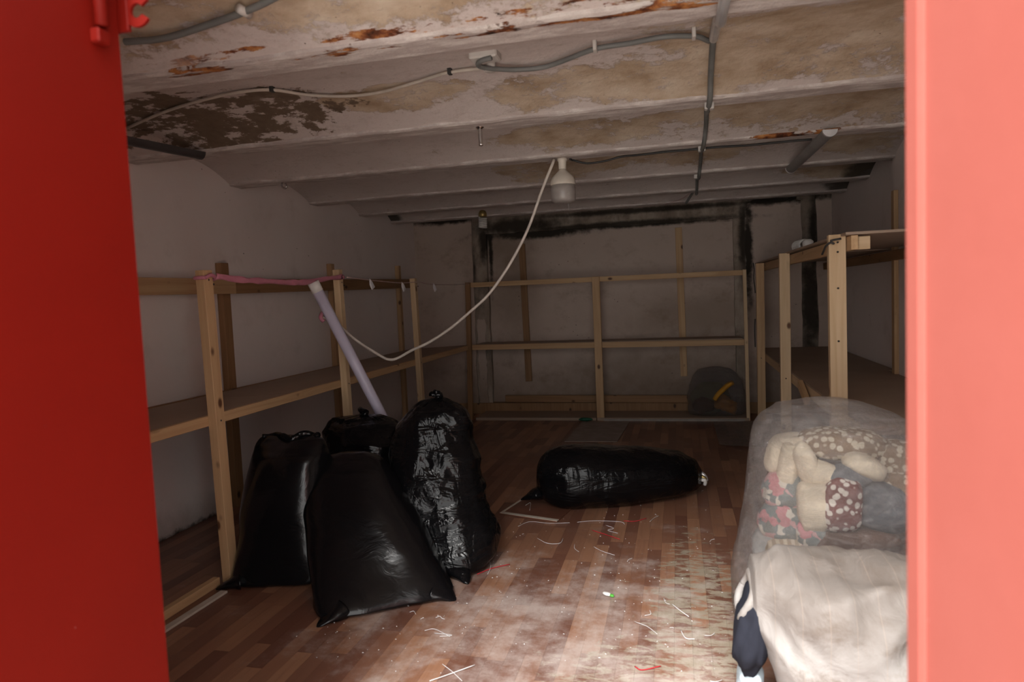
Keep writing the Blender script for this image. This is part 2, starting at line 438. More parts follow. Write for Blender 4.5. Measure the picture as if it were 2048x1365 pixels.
# ------------------------------------------------------------------ object helpers
def tag(o, label=None, cat=None, group=None, kind=None):
    if label: o['label'] = label
    if cat: o['category'] = cat
    if group: o['group'] = group
    if kind: o['kind'] = kind
    return o
def link(name, me, mat, parent=None, smooth=False):
    o = bpy.data.objects.new(name, me)
    COL.objects.link(o)
    if mat and not me.materials: me.materials.append(MT[mat])
    if smooth:
        for q in me.polygons: q.use_smooth = True
    if parent: o.parent = parent
    return o
def empty(name, loc=(0, 0, 0)):
    o = bpy.data.objects.new(name, None); COL.objects.link(o)
    o.location = loc; o.empty_display_size = .05
    return o
def attach(o, parent):
    """parent o keeping its place in the world"""
    bpy.context.view_layer.update()
    o.parent = parent
    o.matrix_parent_inverse = parent.matrix_world.inverted()
    return o
def pydata(name, vs, fs):
    me = bpy.data.meshes.new(name); me.from_pydata([tuple(v) for v in vs], [], fs); me.update()
    return me
def fixn(me):
    bm = bmesh.new(); bm.from_mesh(me); bmesh.ops.recalc_face_normals(bm, faces=bm.faces); bm.to_mesh(me); bm.free()
    return me
def box(name, a, b, mat, parent=None, bev=0.0, pivot=True):
    """axis-aligned box between corners a and b; origin at its centre"""
    a, b = Vector(a), Vector(b)
    c = (a + b) / 2; h = (b - a) / 2
    bm = bmesh.new()
    bmesh.ops.create_cube(bm, size=2.0, matrix=Matrix.Diagonal((abs(h.x), abs(h.y), abs(h.z), 1)))
    if bev: bmesh.ops.bevel(bm, geom=bm.edges[:], offset=bev, segments=1, affect='EDGES')
    me = bpy.data.meshes.new(name); bm.to_mesh(me); bm.free()
    o = link(name, me, mat); o.location = c
    if parent: attach(o, parent)
    return o
def beam(name, a, b, w, d, mat, parent=None, face=(1, 0, 0), bev=.002):
    """timber from a to b: w across `face`, d along `face`; local Z runs along its length"""
    a, b = Vector(a), Vector(b)
    z = (b - a); L = z.length; z.normalize()
    x = Vector(face); x = (x - z * x.dot(z)).normalized(); y = z.cross(x)
    bm = bmesh.new()
    bmesh.ops.create_cube(bm, size=2.0, matrix=Matrix.Diagonal((d / 2, w / 2, L / 2, 1)))
    if bev: bmesh.ops.bevel(bm, geom=bm.edges[:], offset=bev, segments=1, affect='EDGES')
    me = bpy.data.meshes.new(name); bm.to_mesh(me); bm.free()
    o = link(name, me, mat)
    m = Matrix((x, y, z)).transposed().to_4x4(); m.translation = (a + b) / 2
    o.matrix_world = m
    if parent: attach(o, parent)
    return o
def catmull(pts, n):
    pts = [Vector(q) for q in pts]
    P = [pts[0] * 2 - pts[1]] + pts + [pts[-1] * 2 - pts[-2]]
    out = []
    for i in range(1, len(P) - 2):
        for j in range(n):
            t = j / n
            a, b, c, d = P[i - 1], P[i], P[i + 1], P[i + 2]
            out.append(.5 * ((2 * b) + (c - a) * t + (2 * a - 5 * b + 4 * c - d) * t * t + (3 * b - a - 3 * c + d) * t ** 3))
    out.append(P[-2].copy())
    return out
def tube(name, pts, r, mat, parent=None, sides=8, n=6, smooth=True, ribs=0.0, flatz=1.0):
    P = catmull(pts, n) if n > 1 and len(pts) > 2 else [Vector(q) for q in pts]
    if ribs:                                   # corrugation: fine steps along the path
        Q = []
        for a, b in zip(P, P[1:]):
            m = max(1, int((b - a).length / .003))
            Q += [a.lerp(b, i / m) for i in range(m)]
        P = Q + [P[-1]]
    vs, fs = [], []
    up_ = Vector((0, 0, 1)) if abs((P[-1] - P[0]).normalized().z) < .9 else Vector((1, 0, 0))
    for i, q in enumerate(P):
        t = (P[min(i + 1, len(P) - 1)] - P[max(i - 1, 0)]).normalized()
        x = t.cross(up_); x = x.normalized() if x.length > 1e-4 else Vector((1, 0, 0))
        y = x.cross(t).normalized()
        rr = r * (1 + (ribs if i % 2 else -ribs)) if ribs else r
        for j in range(sides):
            a = 2 * math.pi * j / sides
            vs.append(q + x * math.cos(a) * rr + y * math.sin(a) * rr * flatz)
    for i in range(len(P) - 1):
        for j in range(sides):
            fs.append((i * sides + j, i * sides + (j + 1) % sides, (i + 1) * sides + (j + 1) % sides, (i + 1) * sides + j))
    fs.append(tuple(range(sides - 1, -1, -1))); fs.append(tuple(range((len(P) - 1) * sides, len(P) * sides)))
    o = link(name, fixn(pydata(name, vs, fs)), mat, None, smooth)
    if parent: attach(o, parent)
    return o
def lathe(name, prof, loc, mat, parent=None, sides=28, smooth=True):
    """surface of revolution about local Z; prof = [(r, z)]"""
    vs, fs = [], []
    for r, z in prof:
        for j in range(sides):
            a = 2 * math.pi * j / sides; vs.append((r * math.cos(a), r * math.sin(a), z))
    for i in range(len(prof) - 1):
        for j in range(sides):
            fs.append((i * sides + j, i * sides + (j + 1) % sides, (i + 1) * sides + (j + 1) % sides, (i + 1) * sides + j))
    fs.append(tuple(range(sides))); fs.append(tuple(range((len(prof) - 1) * sides, len(prof) * sides)))
    o = link(name, fixn(pydata(name, vs, fs)), mat, None, smooth); o.location = loc
    if parent: attach(o, parent)
    return o

# ------------------------------------------------------------------ the setting
XL, XR, YB, YF = -2.86, 1.48, 7.3, 1.07
ZF = 2.10
JOIST = [1.11, 2.11, 3.16, 4.08, 5.09, 5.98, 6.72]
HW = .07

# floor: screed with laminate strips on it
floor = box('floor', (XL, YF - .25, -.12), (XR, YB + .1, -.006), 'dark_render')
tag(floor, 'worn reddish brown laminate strip floor of the store room', kind='structure')
SW = .0655
unit = box('plank', (-.5, -.5, -.5), (.5, .5, .5), 'laminate').data
bpy.data.objects.remove(bpy.data.objects['plank'], do_unlink=True)
rs = random.Random(11)
far_v, far_f = [], []
near = []
nrow = int((XR - XL) / SW)
for i in range(nrow):
    x0 = XL + i * SW
    y = YF - .2 + rs.random() * .5 - .4
    while y < YB:
        L = rs.choice((.30, .38, .44, .52))
        y0, y1 = max(y, YF - .2), min(y + L, YB)
        y += L
        if y1 - y0 < .03: continue
        cx_, cy_ = x0 + SW / 2, (y0 + y1) / 2
        vis = (-1.75 < cx_ < .20) and (2.05 < cy_ < 3.95)
        dz = rs.random() * .0005
        if vis: near.append((cx_, cy_, y1 - y0, dz))
        else:
            b0 = len(far_v); g = .0003
            for zz in (-.006, dz):
                far_v += [(x0 + g, y0 + g, zz), (x0 + SW - g, y0 + g, zz), (x0 + SW - g, y1 - g, zz), (x0 + g, y1 - g, zz)]
            far_f += [(b0 + 4, b0 + 5, b0 + 6, b0 + 7), (b0, b0 + 1, b0 + 5, b0 + 4), (b0 + 1, b0 + 2, b0 + 6, b0 + 5),
                      (b0 + 2, b0 + 3, b0 + 7, b0 + 6), (b0 + 3, b0, b0 + 4, b0 + 7)]
for cx_, cy_, L, dz in near[:298]:
    o = bpy.data.objects.new('plank', unit); COL.objects.link(o)
    o.parent = floor
    o.matrix_parent_inverse = Matrix.Translation(-floor.location)
    o.location = (cx_, cy_, -.003 + dz / 2)
    o.scale = (SW - .0005, L - .0005, .006 + dz)
o = link('plank_field', pydata('plank_field', far_v, far_f), 'laminate_far'); attach(o, floor)
tag(o, 'remaining laminate strips of the floor', kind='stuff')

# walls
def structure(o, label=None):
    return tag(o, label, kind='structure')
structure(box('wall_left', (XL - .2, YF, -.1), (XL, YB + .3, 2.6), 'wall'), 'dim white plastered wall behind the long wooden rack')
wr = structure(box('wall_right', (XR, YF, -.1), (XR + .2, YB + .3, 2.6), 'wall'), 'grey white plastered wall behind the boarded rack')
attach(box('pier', (XR - .07, YF, -.1), (XR, 5.08, 2.4), 'wall'), wr)
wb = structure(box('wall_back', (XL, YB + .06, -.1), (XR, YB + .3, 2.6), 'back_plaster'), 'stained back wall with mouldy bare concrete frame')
# bare frame (posts and lintel) standing proud of the recessed middle panel, plastered side panels proud of the frame
def ragged(name, x0, x1, z0, z1, y0, y1, mat, parent, amp=.02, seed=0, sides='lrtb'):
    """slab in the wall with chipped edges"""
    n = 26; o_ = []
    def w(t, s): return amp * (noise.noise(Vector((t * 7 + s, seed * 3.1, 0))) + .6 * noise.noise(Vector((t * 23 + s, seed, 2))))
    for i in range(n): t = i / n; o_.append((x0 + (x1 - x0) * t, z0 + (w(t, 1) if 'b' in sides else 0)))
    for i in range(n): t = i / n; o_.append((x1 + (w(t, 9) if 'r' in sides else 0), z0 + (z1 - z0) * t))
    for i in range(n): t = i / n; o_.append((x1 + (x0 - x1) * t, z1 + (w(t, 17) if 't' in sides else 0)))
    for i in range(n): t = i / n; o_.append((x0 + (w(t, 25) if 'l' in sides else 0), z1 + (z0 - z1) * t))
    m = len(o_); vs = [(x, y0, z) for x, z in o_] + [(x, y1, z) for x, z in o_]
    fs = [tuple(range(m)), tuple(range(2 * m - 1, m - 1, -1))] + [(i, (i + 1) % m, m + (i + 1) % m, m + i) for i in range(m)]
    o = link(name, fixn(pydata(name, vs, fs)), mat)
    attach(o, parent); return o
ragged('lintel', -2.05, .62, 1.985, 2.3, YB - .01, YB + .08, 'concrete', wb, .012, 1, 'b')
ragged('column', -2.22, -2.03, -.05, 2.3, YB - .005, YB + .08, 'concrete', wb, .012, 2, 'r')
ragged('column', .565, .69, -.05, 2.3, YB - .005, YB + .08, 'concrete', wb, .010, 3, 'l')
ragged('column', 1.17, 1.36, -.05, 2.3, YB - .005, YB + .08, 'concrete', wb, .012, 4, '')
ragged('plaster_panel', XL, -2.19, .06, 2.3, YB - .03, YB + .08, 'back_plaster', wb, .014, 5, 'r')
ragged('plaster_panel', .675, 1.20, .06, 2.12, YB - .03, YB + .08, 'back_plaster', wb, .014, 6, 'lrt')
ragged('plaster_panel', 1.345, XR, .06, 2.3, YB - .03, YB + .08, 'back_plaster', wb, .018, 7, 'l')
ragged('plaster_patch', -2.17, -2.08, .10, 1.05, YB - .018, YB + .08, 'back_plaster', wb, .02, 8)
box('skirting', (XL, YB - .04, -.01), (XR, YB + .06, .115), 'dark_pine', wb)

# front wall with the doorway and outside ground
wf = structure(box('wall_front', (XL - .2, YF, -.15), (-1.12, YF + .15, 3.0), 'render_wall'), 'rendered front wall around the doorway')
box('wall_pier', (1.15, YF, -.15), (XR + .2, YF + .15, 3.0), 'render_wall', wf)
box('wall_lintel', (-1.12, YF, 2.1), (1.15, YF + .15, 3.0), 'render_wall', wf)
structure(box('ground', (-14, -16, -.25), (12, YF + .15, -.15), 'paving'), 'pale paved yard outside the doorway')
box('added_wall_top', (XL - .2, YF, 2.9), (XR + .2, YF + .3, 3.4), 'render_wall', wf)  # extra wall height, unseen, added to shade the door leaves
structure(box('blocker_right', (.85, -.3, -.15), (1.15, YF, 4.5), 'dark_render'), 'added dark wall out of view right of the doorway, blocks skylight')  # unseen wall added to keep skylight off the left door leaf
structure(box('blocker_left', (-2.3, -.8, -.15), (-2.1, YF, 3.2), 'render_wall'), 'added wall out of view left of the doorway, blocks skylight')  # also added out of view, cuts the sky seen by the right leaf

# ceiling: roof slab, shallow vaults and the joists between them
ceil = structure(box('ceiling', (XL - .2, YF, 2.42), (XR + .2, YB + .3, 2.6), 'dark_render'), 'peeling vaulted ceiling on rusty steel joists')
def vault(y0, y1, half=False):
    n, m = (16, 44); vs, fs = [], []
    for i in range(n + 1):
        t = i / n
        z = ZF + .015 + (.05 * math.sin(math.pi / 2 * t) if half else .10 * 4 * t * (1 - t))
        for j in range(m + 1):
            x = XL + (XR - XL) * j / m
            y = y0 + (y1 - y0) * t
            z2 = z + .006 * noise.noise(Vector((x * 2.2, y * 3, 1))) + .003 * noise.noise(Vector((x * 7, y * 8, 5)))
            vs.append((x, y, z2))
    for i in range(n):
        for j in range(m):
            a = i * (m + 1) + j; fs.append((a, a + m + 1, a + m + 2, a + 1))
    nb = len(vs)                                            # closed on top so that it is a solid shell
    vs += [(x, y, 2.425) for (x, y, z) in vs[:nb]]
    fs += [tuple(q + nb for q in reversed(f)) for f in fs]
    o = link('vault', pydata('vault', vs, fs), 'vault', None, True)
    attach(o, ceil)
def joist(c):
    n = 70; vs, fs = [], []
    for i in range(n + 1):
        x = XL + (XR - XL) * i / n
        a = .010 * noise.noise(Vector((x * 5, c, 3))) + .006 * noise.noise(Vector((x * 19, c, 8)))
        b = .008 * noise.noise(Vector((x * 4, c, 13)))
        e = .004 * noise.noise(Vector((x * 9, c, 21)))
        vs += [(x, c - HW + a, ZF + .03), (x, c - HW + a * 1.2, ZF + .006 + e), (x, c - HW + .012 + a, ZF + e), (x, c + HW - .01 + b, ZF),
               (x, c + HW + b, ZF + .008), (x, c + HW + b, ZF + .04)]
    for i in range(n):
        for j in range(5):
            q = i * 6 + j; fs.append((q, q + 6, q + 7, q + 1))
    o = link('joist_flange', fixn(pydata('joist_flange', vs, fs)), 'joist'); attach(o, ceil)
for c in JOIST: joist(c)
for a, b in zip(JOIST, JOIST[1:]): vault(a + HW - .005, b - HW + .005)
vault(JOIST[-1] + HW - .005, YB + .08, True)

# ------------------------------------------------------------------ red metal door leaves
d1 = structure(empty('door_1', (-.95, 1.05, -.1)), 'dark red steel door leaf with shade painted in, ring hasp and bolt')
def leaf(root, hinge, ang, width, z0, z1, mat, thick=.03):
    """sheet steel leaf with a folded edge frame; runs from the hinge along ang"""
    u = Vector((math.cos(ang), math.sin(ang), 0)); nrm = Vector((-u.y, u.x, 0))
    def pc(name, s0, s1, za, zb, n0, n1):
        c = Vector(hinge) + u * (s0 + s1) / 2 + nrm * (n0 + n1) / 2 + Vector((0, 0, (za + zb) / 2))
        bm = bmesh.new()
        bmesh.ops.create_cube(bm, size=1.0, matrix=Matrix.Diagonal((s1 - s0, abs(n1 - n0), zb - za, 1)))
        bmesh.ops.bevel(bm, geom=bm.edges[:], offset=.003, segments=2, affect='EDGES')
        me = bpy.data.meshes.new(name); bm.to_mesh(me); bm.free()
        o = link(name, me, mat); o.location = c; o.rotation_euler = (0, 0, ang); attach(o, root); return o
    pc('sheet', 0, width, z0, z1, -thick / 2, thick / 2)
    return pc
a1 = math.radians(-93)
pc = leaf(d1, (-.962, 1.05, 0), a1, .9, -.1, 2.05, 'shaded_red_paint')
# bolt and ring on the edge
tube('bolt', [(-.936, .998, 1.785), (-.936, .998, 2.02)], .011, 'shaded_red_paint', d1, 12, 1)
box('bolt_guide', (-.951, .975, 1.86), (-.922, 1.021, 1.885), 'shaded_red_paint', d1, .003)
box('bolt_bracket', (-.951, .985, 1.755), (-.932, 1.012, 1.78), 'shaded_red_paint', d1, .003)
def ring(name, c, r0, r1, th, a0, a1_, mat, parent):
    n = 28; vs, fs = [], []
    for i in range(n + 1):
        a = a0 + (a1_ - a0) * i / n
        for r, y in ((r0, -th), (r1, -th), (r1, th), (r0, th)):
            vs.append((c[0] + r * math.cos(a), c[1] + y, c[2] + r * math.sin(a)))
    for i in range(n):
        for j in range(4): fs.append((i * 4 + j, i * 4 + (j + 1) % 4, (i + 1) * 4 + (j + 1) % 4, (i + 1) * 4 + j))
    fs += [(0, 1, 2, 3), (4 * n, 4 * n + 3, 4 * n + 2, 4 * n + 1)]
    return attach(link(name, fixn(pydata(name, vs, fs)), mat), parent)
ring('hasp_ring', (-.912, 1.055, 1.828), .0125, .028, .003, math.radians(35), math.radians(325), 'shaded_red_paint', d1)
box('hasp_plate', (-.966, 1.050, 1.795), (-.930, 1.060, 1.90), 'shaded_red_paint', d1, .002)

d2 = structure(empty('door_2', (.275, .9, -.1)), 'bright red steel door leaf close at the right, light painted in')
pc = leaf(d2, (.285, .9, 0), math.radians(-80), .82, -.1, 2.05, 'lit_red_paint')
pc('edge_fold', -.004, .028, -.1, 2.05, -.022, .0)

# ------------------------------------------------------------------ left rack
rl = empty('shelf_rack', (-2.45, 4.7, 0))
tag(rl, 'long pine rack along the left wall with pink film tied on it', 'rack', 'timber racks')
XF = -2.085
for yp, yt, zt, m in ((2.742, 2.705, 1.475, 'pine'), (4.03, 3.98, 1.512, 'pale_pine'), (5.33, 5.268, 1.475, 'pale_pine')):
    beam('front_post', (XF - .022, yp + .02, 0), (XF - .022, yt + .02, zt), .062 if yp < 3 else .05, .045, m, rl)
for yp, z0, z1 in ((3.845, .10, 1.586), (5.265, .10, 1.63), (6.70, .10, 1.66)):
    beam('wall_post', (XL + .025, yp, z0 - .1), (XL + .025, yp, z1), .075 if yp < 4 else .055, .045, 'dark_pine' if yp < 4 else 'pine', rl)
beam('wall_rail', (XL + .066, 2.0, 1.43), (XL + .066, 3.9, 1.435), .095, .028, 'pine', rl, (1, 0, 0))
beam('wall_rail', (XL + .066, 3.9, 1.435), (XL + .066, 7.0, 1.475), .095, .028, 'dark_pine', rl, (1, 0, 0))
beam('front_rail', (XF - .055, 1.9, .777), (XF - .055, 6.78, .777), .048, .022, 'pine', rl)
beam('back_rail', (XL + .066, 1.9, .755), (XL + .066, 6.9, .745), .05, .028, 'dark_pine', rl)
for i, (y0, y1) in enumerate(((1.9, 3.42), (3.424, 4.93), (4.934, 6.84))):
    vs = []
    for y in (y0, y1):
        for x, z in ((XL + .055, .772), (XF - .066, .801), (XF - .066, .789), (XL + .055, .760)): vs.append((x, y, z))
    o = link('shelf_board', fixn(pydata('shelf_board', vs, [(0, 1, 2, 3), (7, 6, 5, 4), (0, 4, 5, 1), (1, 5, 6, 2), (2, 6, 7, 3), (3, 7, 4, 0)])), 'board'); attach(o, rl)

def nails(post, spots, side):
    for q in spots:
        c_ = Vector(q)
        d_ = Vector(side)
        tube('nail', [c_ - d_ * .006, c_ + d_ * .0015], .0045, 'black_cable', post, 8, 1)
for o in [x for x in rl.children if x.name.startswith('front_post')]:
    y_ = o.matrix_world.translation.y
    nails(o, [(XF + .0005, y_ - .016, 1.43), (XF + .0005, y_ + .016, 1.41), (XF + .0005, y_, .775)], (1, 0, 0))
# ------------------------------------------------------------------ back rack
rb = empty('shelf_rack', (-.75, 7.0, 0))
tag(rb, 'pine rack frame standing across the back wall', 'rack', 'timber racks')
YR = 6.87
for x0, x1, w, m in ((-2.165, -2.13, .05, 'dark_pine'), (-.785, -.79, .075, 'pine'), (.635, .625, .032, 'pale_pine')):
    beam('front_post', (x0, YR, 0.0), (x1, YR, 1.455), w, .04, m, rb, (0, 1, 0))
beam('top_rail', (-2.11, YR + .035, 1.428), (.62, YR + .035, 1.427), .05, .03, 'pine', rb, (0, 1, 0))
beam('middle_rail', (-2.13, YR + .035, .770), (.62, YR + .035, .757), .056, .03, 'pine', rb, (0, 1, 0))
beam('low_rail', (-1.86, YR + .33, .175), (.52, YR + .33, .16), .075, .03, 'dark_pine', rb, (0, 1, 0))
for x, z0, z1, m in ((-1.63, .345, 1.86, 'dark_pine'), (.037, .38, 1.93, 'pine')):
    beam('wall_batten', (x + .01, YB + .045, z0), (x - .01, YB + .045, z1), .07, .03, m, rb, (0, 1, 0))
box('shelf_board', (-2.1, YR + .05, .785), (.6, YB - .04, .797), 'board', rb)
box('floor_board', (-2.1, YR - .03, .0), (-.83, YB - .045, .03), 'board', rb, .002)
box('floor_board', (-.82, YR - .03, .0), (.64, YB - .045, .03), 'board', rb, .002)
box('front_strip', (-.75, YR - .045, .0), (.6, YR - .03, .022), 'metal_strip', rb)

# ------------------------------------------------------------------ right rack
rr_ = empty('shelf_rack', (1.1, 5.1, 0))
tag(rr_, 'boarded pine rack along the right wall with two deep shelves', 'rack', 'timber racks')
XG = .73
for y0, y1, z1, m in ((3.50, 3.52, 1.522, 'pale_pine'), (5.18, 5.14, 1.516, 'pale_pine'), (6.66, 6.60, 1.5, 'pine')):
    beam('front_post', (XG + .005, y0, 0), (XG + .005, y1, z1), .042, .075 if y0 < 4 else .07, m, rr_, (1, 0, 0))
beam('front_rail', (XG + .062, 3.42, 1.477), (XG + .062, 7.1, 1.465), .066, .03, 'pine', rr_)
beam('back_rail', (XR - .09, 3.42, 1.46), (XR - .09, 7.15, 1.455), .066, .03, 'dark_pine', rr_)
box('top_board', (XG + .02, 3.40, 1.512), (XR - .07, 5.2, 1.524), 'board', rr_)
box('top_board', (XG + .02, 5.204, 1.506), (XR - .02, 7.15, 1.518), 'board', rr_)
beam('cross_rail', (XG + .08, 3.47, 1.475), (XG + .135, 3.47, 1.475), .06, .04, 'pale_pine', rr_, (0, 1, 0))
beam('front_rail', (XG + .06, 3.40, .625), (XG + .06, 7.1, .635), .075, .028, 'pale_pine', rr_)
beam('back_rail', (XR - .09, 3.40, .61), (XR - .09, 7.15, .61), .06, .03, 'dark_pine', rr_)
box('shelf_board', (XG + .045, 3.36, .662), (XR - .072, 5.20, .674), 'board', rr_)
box('shelf_board', (XG + .045, 5.204, .662), (XR - .02, 7.2, .674), 'board', rr_)
beam('cross_rail', (XG + .08, 3.42, .625), (XR - .12, 3.42, .625), .07, .03, 'dark_pine', rr_, (0, 1, 0))
beam('wall_post', (XR - .085, 4.98, .675), (XR - .085, 4.98, 1.88), .055, .028, 'pine', rr_)
beam('brace', (XG + .02, 4.42, .585), (XG + .02, 4.66, .66), .05, .03, 'pine', rr_)

for o in [x for x in rr_.children if x.name.startswith('front_post')]:
    y_ = o.matrix_world.translation.y - .021
    nails(o, [(XG + .005, y_, z_) for z_ in (1.485, 1.44, 1.27, 1.02, .63)], (0, -1, 0))
# ------------------------------------------------------------------ ceiling lights
lamp = empty('ceiling_lamp', (-.645, 4.08, ZF))
tag(lamp, 'big unlit bulb lamp hanging under a joist, cable beside it', 'lamp')
lathe('lamp_holder', [(.028, .0), (.03, -.01), (.024, -.02), (.022, -.062), (.019, -.066)], (-.645, 4.08, ZF), 'lamp_plastic', lamp)
lathe('lamp_housing', [(.020, -.062), (.024, -.072), (.045, -.092), (.066, -.112), (.0735, -.135), (.075, -.15), (.074, -.158)], (-.645, 4.08, ZF), 'lamp_plastic', lamp)
lathe('lamp_diffuser', [(.0725, -.156), (.0735, -.2), (.0735, -.238), (.068, -.252), (.05, -.262), (.0, -.266)], (-.645, 4.08, ZF), 'lamp_diffuser', lamp)

def spiral(root, base, ax, mat, r=.034, turns=5.5, pitch=.0175, tr=.0075):
    ax = Vector(ax).normalized(); x = ax.orthogonal().normalized(); y = ax.cross(x)
    pts = []
    n = int(turns * 14)
    for i in range(n + 1):
        a = 2 * math.pi * turns * i / n
        pts.append(Vector(base) + ax * (pitch * turns * i / n) + (x * math.cos(a) + y * math.sin(a)) * r)
    return tube('spiral_tube', pts, tr, mat, root, 8, 1)
cf = empty('spiral_lamp', (-1.86, 6.6, 2.1))
tag(cf, 'spiral energy saving bulb hanging near the back wall', 'lamp')
lathe('lamp_cord', [(.006, .10), (.006, 0)], (-1.86, 6.6, 2.10), 'black_cable', cf, 8)
lathe('lamp_base', [(.018, .03), (.03, .02), (.04, 0), (.042, -.03), (.036, -.038)], (-1.86, 6.6, 2.13), 'brass', cf)
spiral(cf, (-1.86, 6.6, 2.085), (-.03, 0, -1), 'white_plastic', .036, 5.6, .0175, .0075)

def led_tube(label, a, b, r, body, cap):
    a, b = Vector(a), Vector(b)
    root = empty('tube_light', a); tag(root, label, 'lamp')
    n = 18; vs, fs = [], []
    d_ = (b - a).normalized(); x = d_.cross(Vector((0, 0, 1))).normalized()
    prof = [(math.cos(math.pi + math.pi * i / n) * r, math.sin(math.pi + math.pi * i / n) * r) for i in range(n + 1)]
    for q in (a, b):
        vs += [q + x * u + Vector((0, 0, 1)) * w for u, w in prof]
    m = n + 1
    fs = [(i, i + 1, m + i + 1, m + i) for i in range(n)] + [(n, 0, m, m + n), tuple(range(m)), tuple(range(2 * m - 1, m - 1, -1))]
    attach(link('tube_body', fixn(pydata('tube_body', vs, fs)), body, None, False), root)
    for q, s in ((a, -1), (b, 1)):
        vs = [q + x * u * 1.04 + Vector((0, 0, w * 1.04)) + d_ * s * t for t in (-.012, .006) for u, w in prof]
        attach(link('end_cap', fixn(pydata('end_cap', vs, fs)), cap), root)
    return root
led_tube('white ended tube light under the joists at the right', (.80, 3.95, 2.100), (.775, 5.05, 2.090), .036, 'tube_grey', 'tube_white')
led_tube('dark tube light under the ceiling by the left door', (-2.56, 2.15, 2.098), (-2.36, 3.09, 2.098), .034, 'tube_dark', 'tube_dark')

# ------------------------------------------------------------------ cables and conduits
def thing(o, label, cat, group=None): return tag(o, label, cat, group)
c = empty('conduit', (-1.35, 1.85, 2.16)); thing(c, 'corrugated grey conduit crossing the vault nearest the doorway', 'conduit')
tube('corrugated_tube', [(-1.674, 1.872, 2.150), (-1.533, 1.881, 2.147), (-1.349, 1.853, 2.155), (-1.188, 1.819, 2.163), (-1.05, 1.77, 2.17), (-.9, 1.70, 2.18)], .0105, 'grey_conduit', c, 10, 6, True, .05)
tube('conduit_clip', [(-1.213, 1.80, 2.163), (-1.207, 1.845, 2.160)], .0135, 'white_clip', c, 10, 1)
bc = empty('cable', (-1.6, 2.6, 2.2)); thing(bc, 'thin beige cable wavering along the vault to a white fitting', 'cable')
tube('cable_sheath', [(-2.70, 2.88, 2.165), (-2.516, 2.809, 2.182), (-2.238, 2.708, 2.197), (-1.993, 2.632, 2.20), (-1.764, 2.588, 2.20), (-1.624, 2.609, 2.20), (-1.513, 2.718, 2.196), (-1.354, 2.775, 2.19), (-1.188, 2.768, 2.19), (-1.008, 2.713, 2.196), (-.861, 2.665, 2.20), (-.70, 2.66, 2.198)], .007, 'beige_cable', bc, 8, 5)
for q in ((-1.624, 2.609, 2.203), (-.861, 2.665, 2.203)):
    box('cable_clip', (q[0] - .008, q[1] - .012, q[2] - .012), (q[0] + .008, q[1] + .012, q[2] + .02), 'black_cable', bc, .002)
ft = empty('junction_fitting', (-.685, 2.60, 2.2)); thing(ft, 'small white cable fitting on the vault where two cables meet', 'fitting')
box('fitting_base', (-.735, 2.50, 2.185), (-.625, 2.58, 2.22), 'white_clip', ft, .006)
lathe('fitting_cup', [(.022, .03), (.024, .0), (.026, -.012), (.020, -.016)], (-.69, 2.65, 2.195), 'white_clip', ft, 20)
gc = empty('conduit', (-.2, 2.6, 2.2)); thing(gc, 'grey conduit looping from the white fitting to the wrapped joint', 'conduit')
tube('corrugated_tube', [(-.645, 2.505, 2.180), (-.69, 2.515, 2.176), (-.712, 2.57, 2.178), (-.68, 2.635, 2.185), (-.60, 2.69, 2.188), (-.50, 2.705, 2.188), (-.417, 2.673, 2.19), (-.272, 2.579, 2.19), (-.144, 2.56, 2.188), (-.02, 2.534, 2.186), (.083, 2.576, 2.189), (.134, 2.644, 2.19)], .0095, 'grey_conduit', gc, 10, 7, True, .05)
for x, y in ((-.269, 2.575), (.079, 2.57)):
    box('conduit_clip', (x - .007, y - .03, 2.176), (x + .007, y + .012, 2.212), 'white_clip', gc, .002)
vc = empty('conduit', (.15, 3.5, 2.1)); thing(vc, 'long grey conduit running from the doorway to the back across the joists', 'conduit')
tube('corrugated_tube', [(.15, 1.5, 2.19), (.15, 1.85, 2.165), (.145, 2.05, 2.088), (.145, 2.17, 2.088), (.149, 2.30, 2.145), (.149, 2.614, 2.190), (.152, 2.911, 2.156), (.154, 3.07, 2.092), (.150, 3.25, 2.086), (.158, 3.4, 2.14), (.165, 3.62, 2.186), (.17, 3.858, 2.156), (.162, 4.0, 2.09), (.155, 4.16, 2.086), (.165, 4.35, 2.15), (.172, 4.6, 2.19), (.175, 4.87, 2.155), (.168, 5.03, 2.09), (.168, 5.16, 2.086), (.17, 5.5, 2.185), (.176, 5.87, 2.11), (.176, 6.03, 2.088), (.18, 6.4, 2.18), (.1, 6.64, 2.092)], .0115, 'grey_conduit', vc, 10, 6, True, .04)
tube('foil_wrap', [(.152, 1.93, 2.12), (.146, 2.02, 2.086), (.145, 2.12, 2.082), (.147, 2.22, 2.098), (.149, 2.36, 2.16), (.149, 2.62, 2.188)], .0165, 'foil', vc, 12, 5, False, .0)
for y in (3.16, 4.1, 5.09):
    box('conduit_clip', (.135, y - .02, 2.072), (.175, y + .02, 2.102), 'white_clip', vc, .003)
bk = thing(tube('cable', [(-.60, 4.10, 2.098), (-.587, 4.15, 2.096), (-.506, 4.16, 2.074), (-.401, 4.16, 2.078), (-.30, 4.16, 2.095), (-.2, 4.14, 2.092), (-.05, 4.12, 2.092), (.10, 4.12, 2.092), (.19, 4.12, 2.093), (.279, 4.12, 2.092), (.414, 4.13, 2.090), (.569, 4.13, 2.092), (.74, 4.12, 2.09)], .006, 'black_cable', None, 8, 6), 'thin black cable strung along the joist to the big bulb', 'cable')
hc = empty('cable', (-1.3, 4.0, .95)); thing(hc, 'white cable hanging in a long loop from the bulb to the left rack', 'cable')
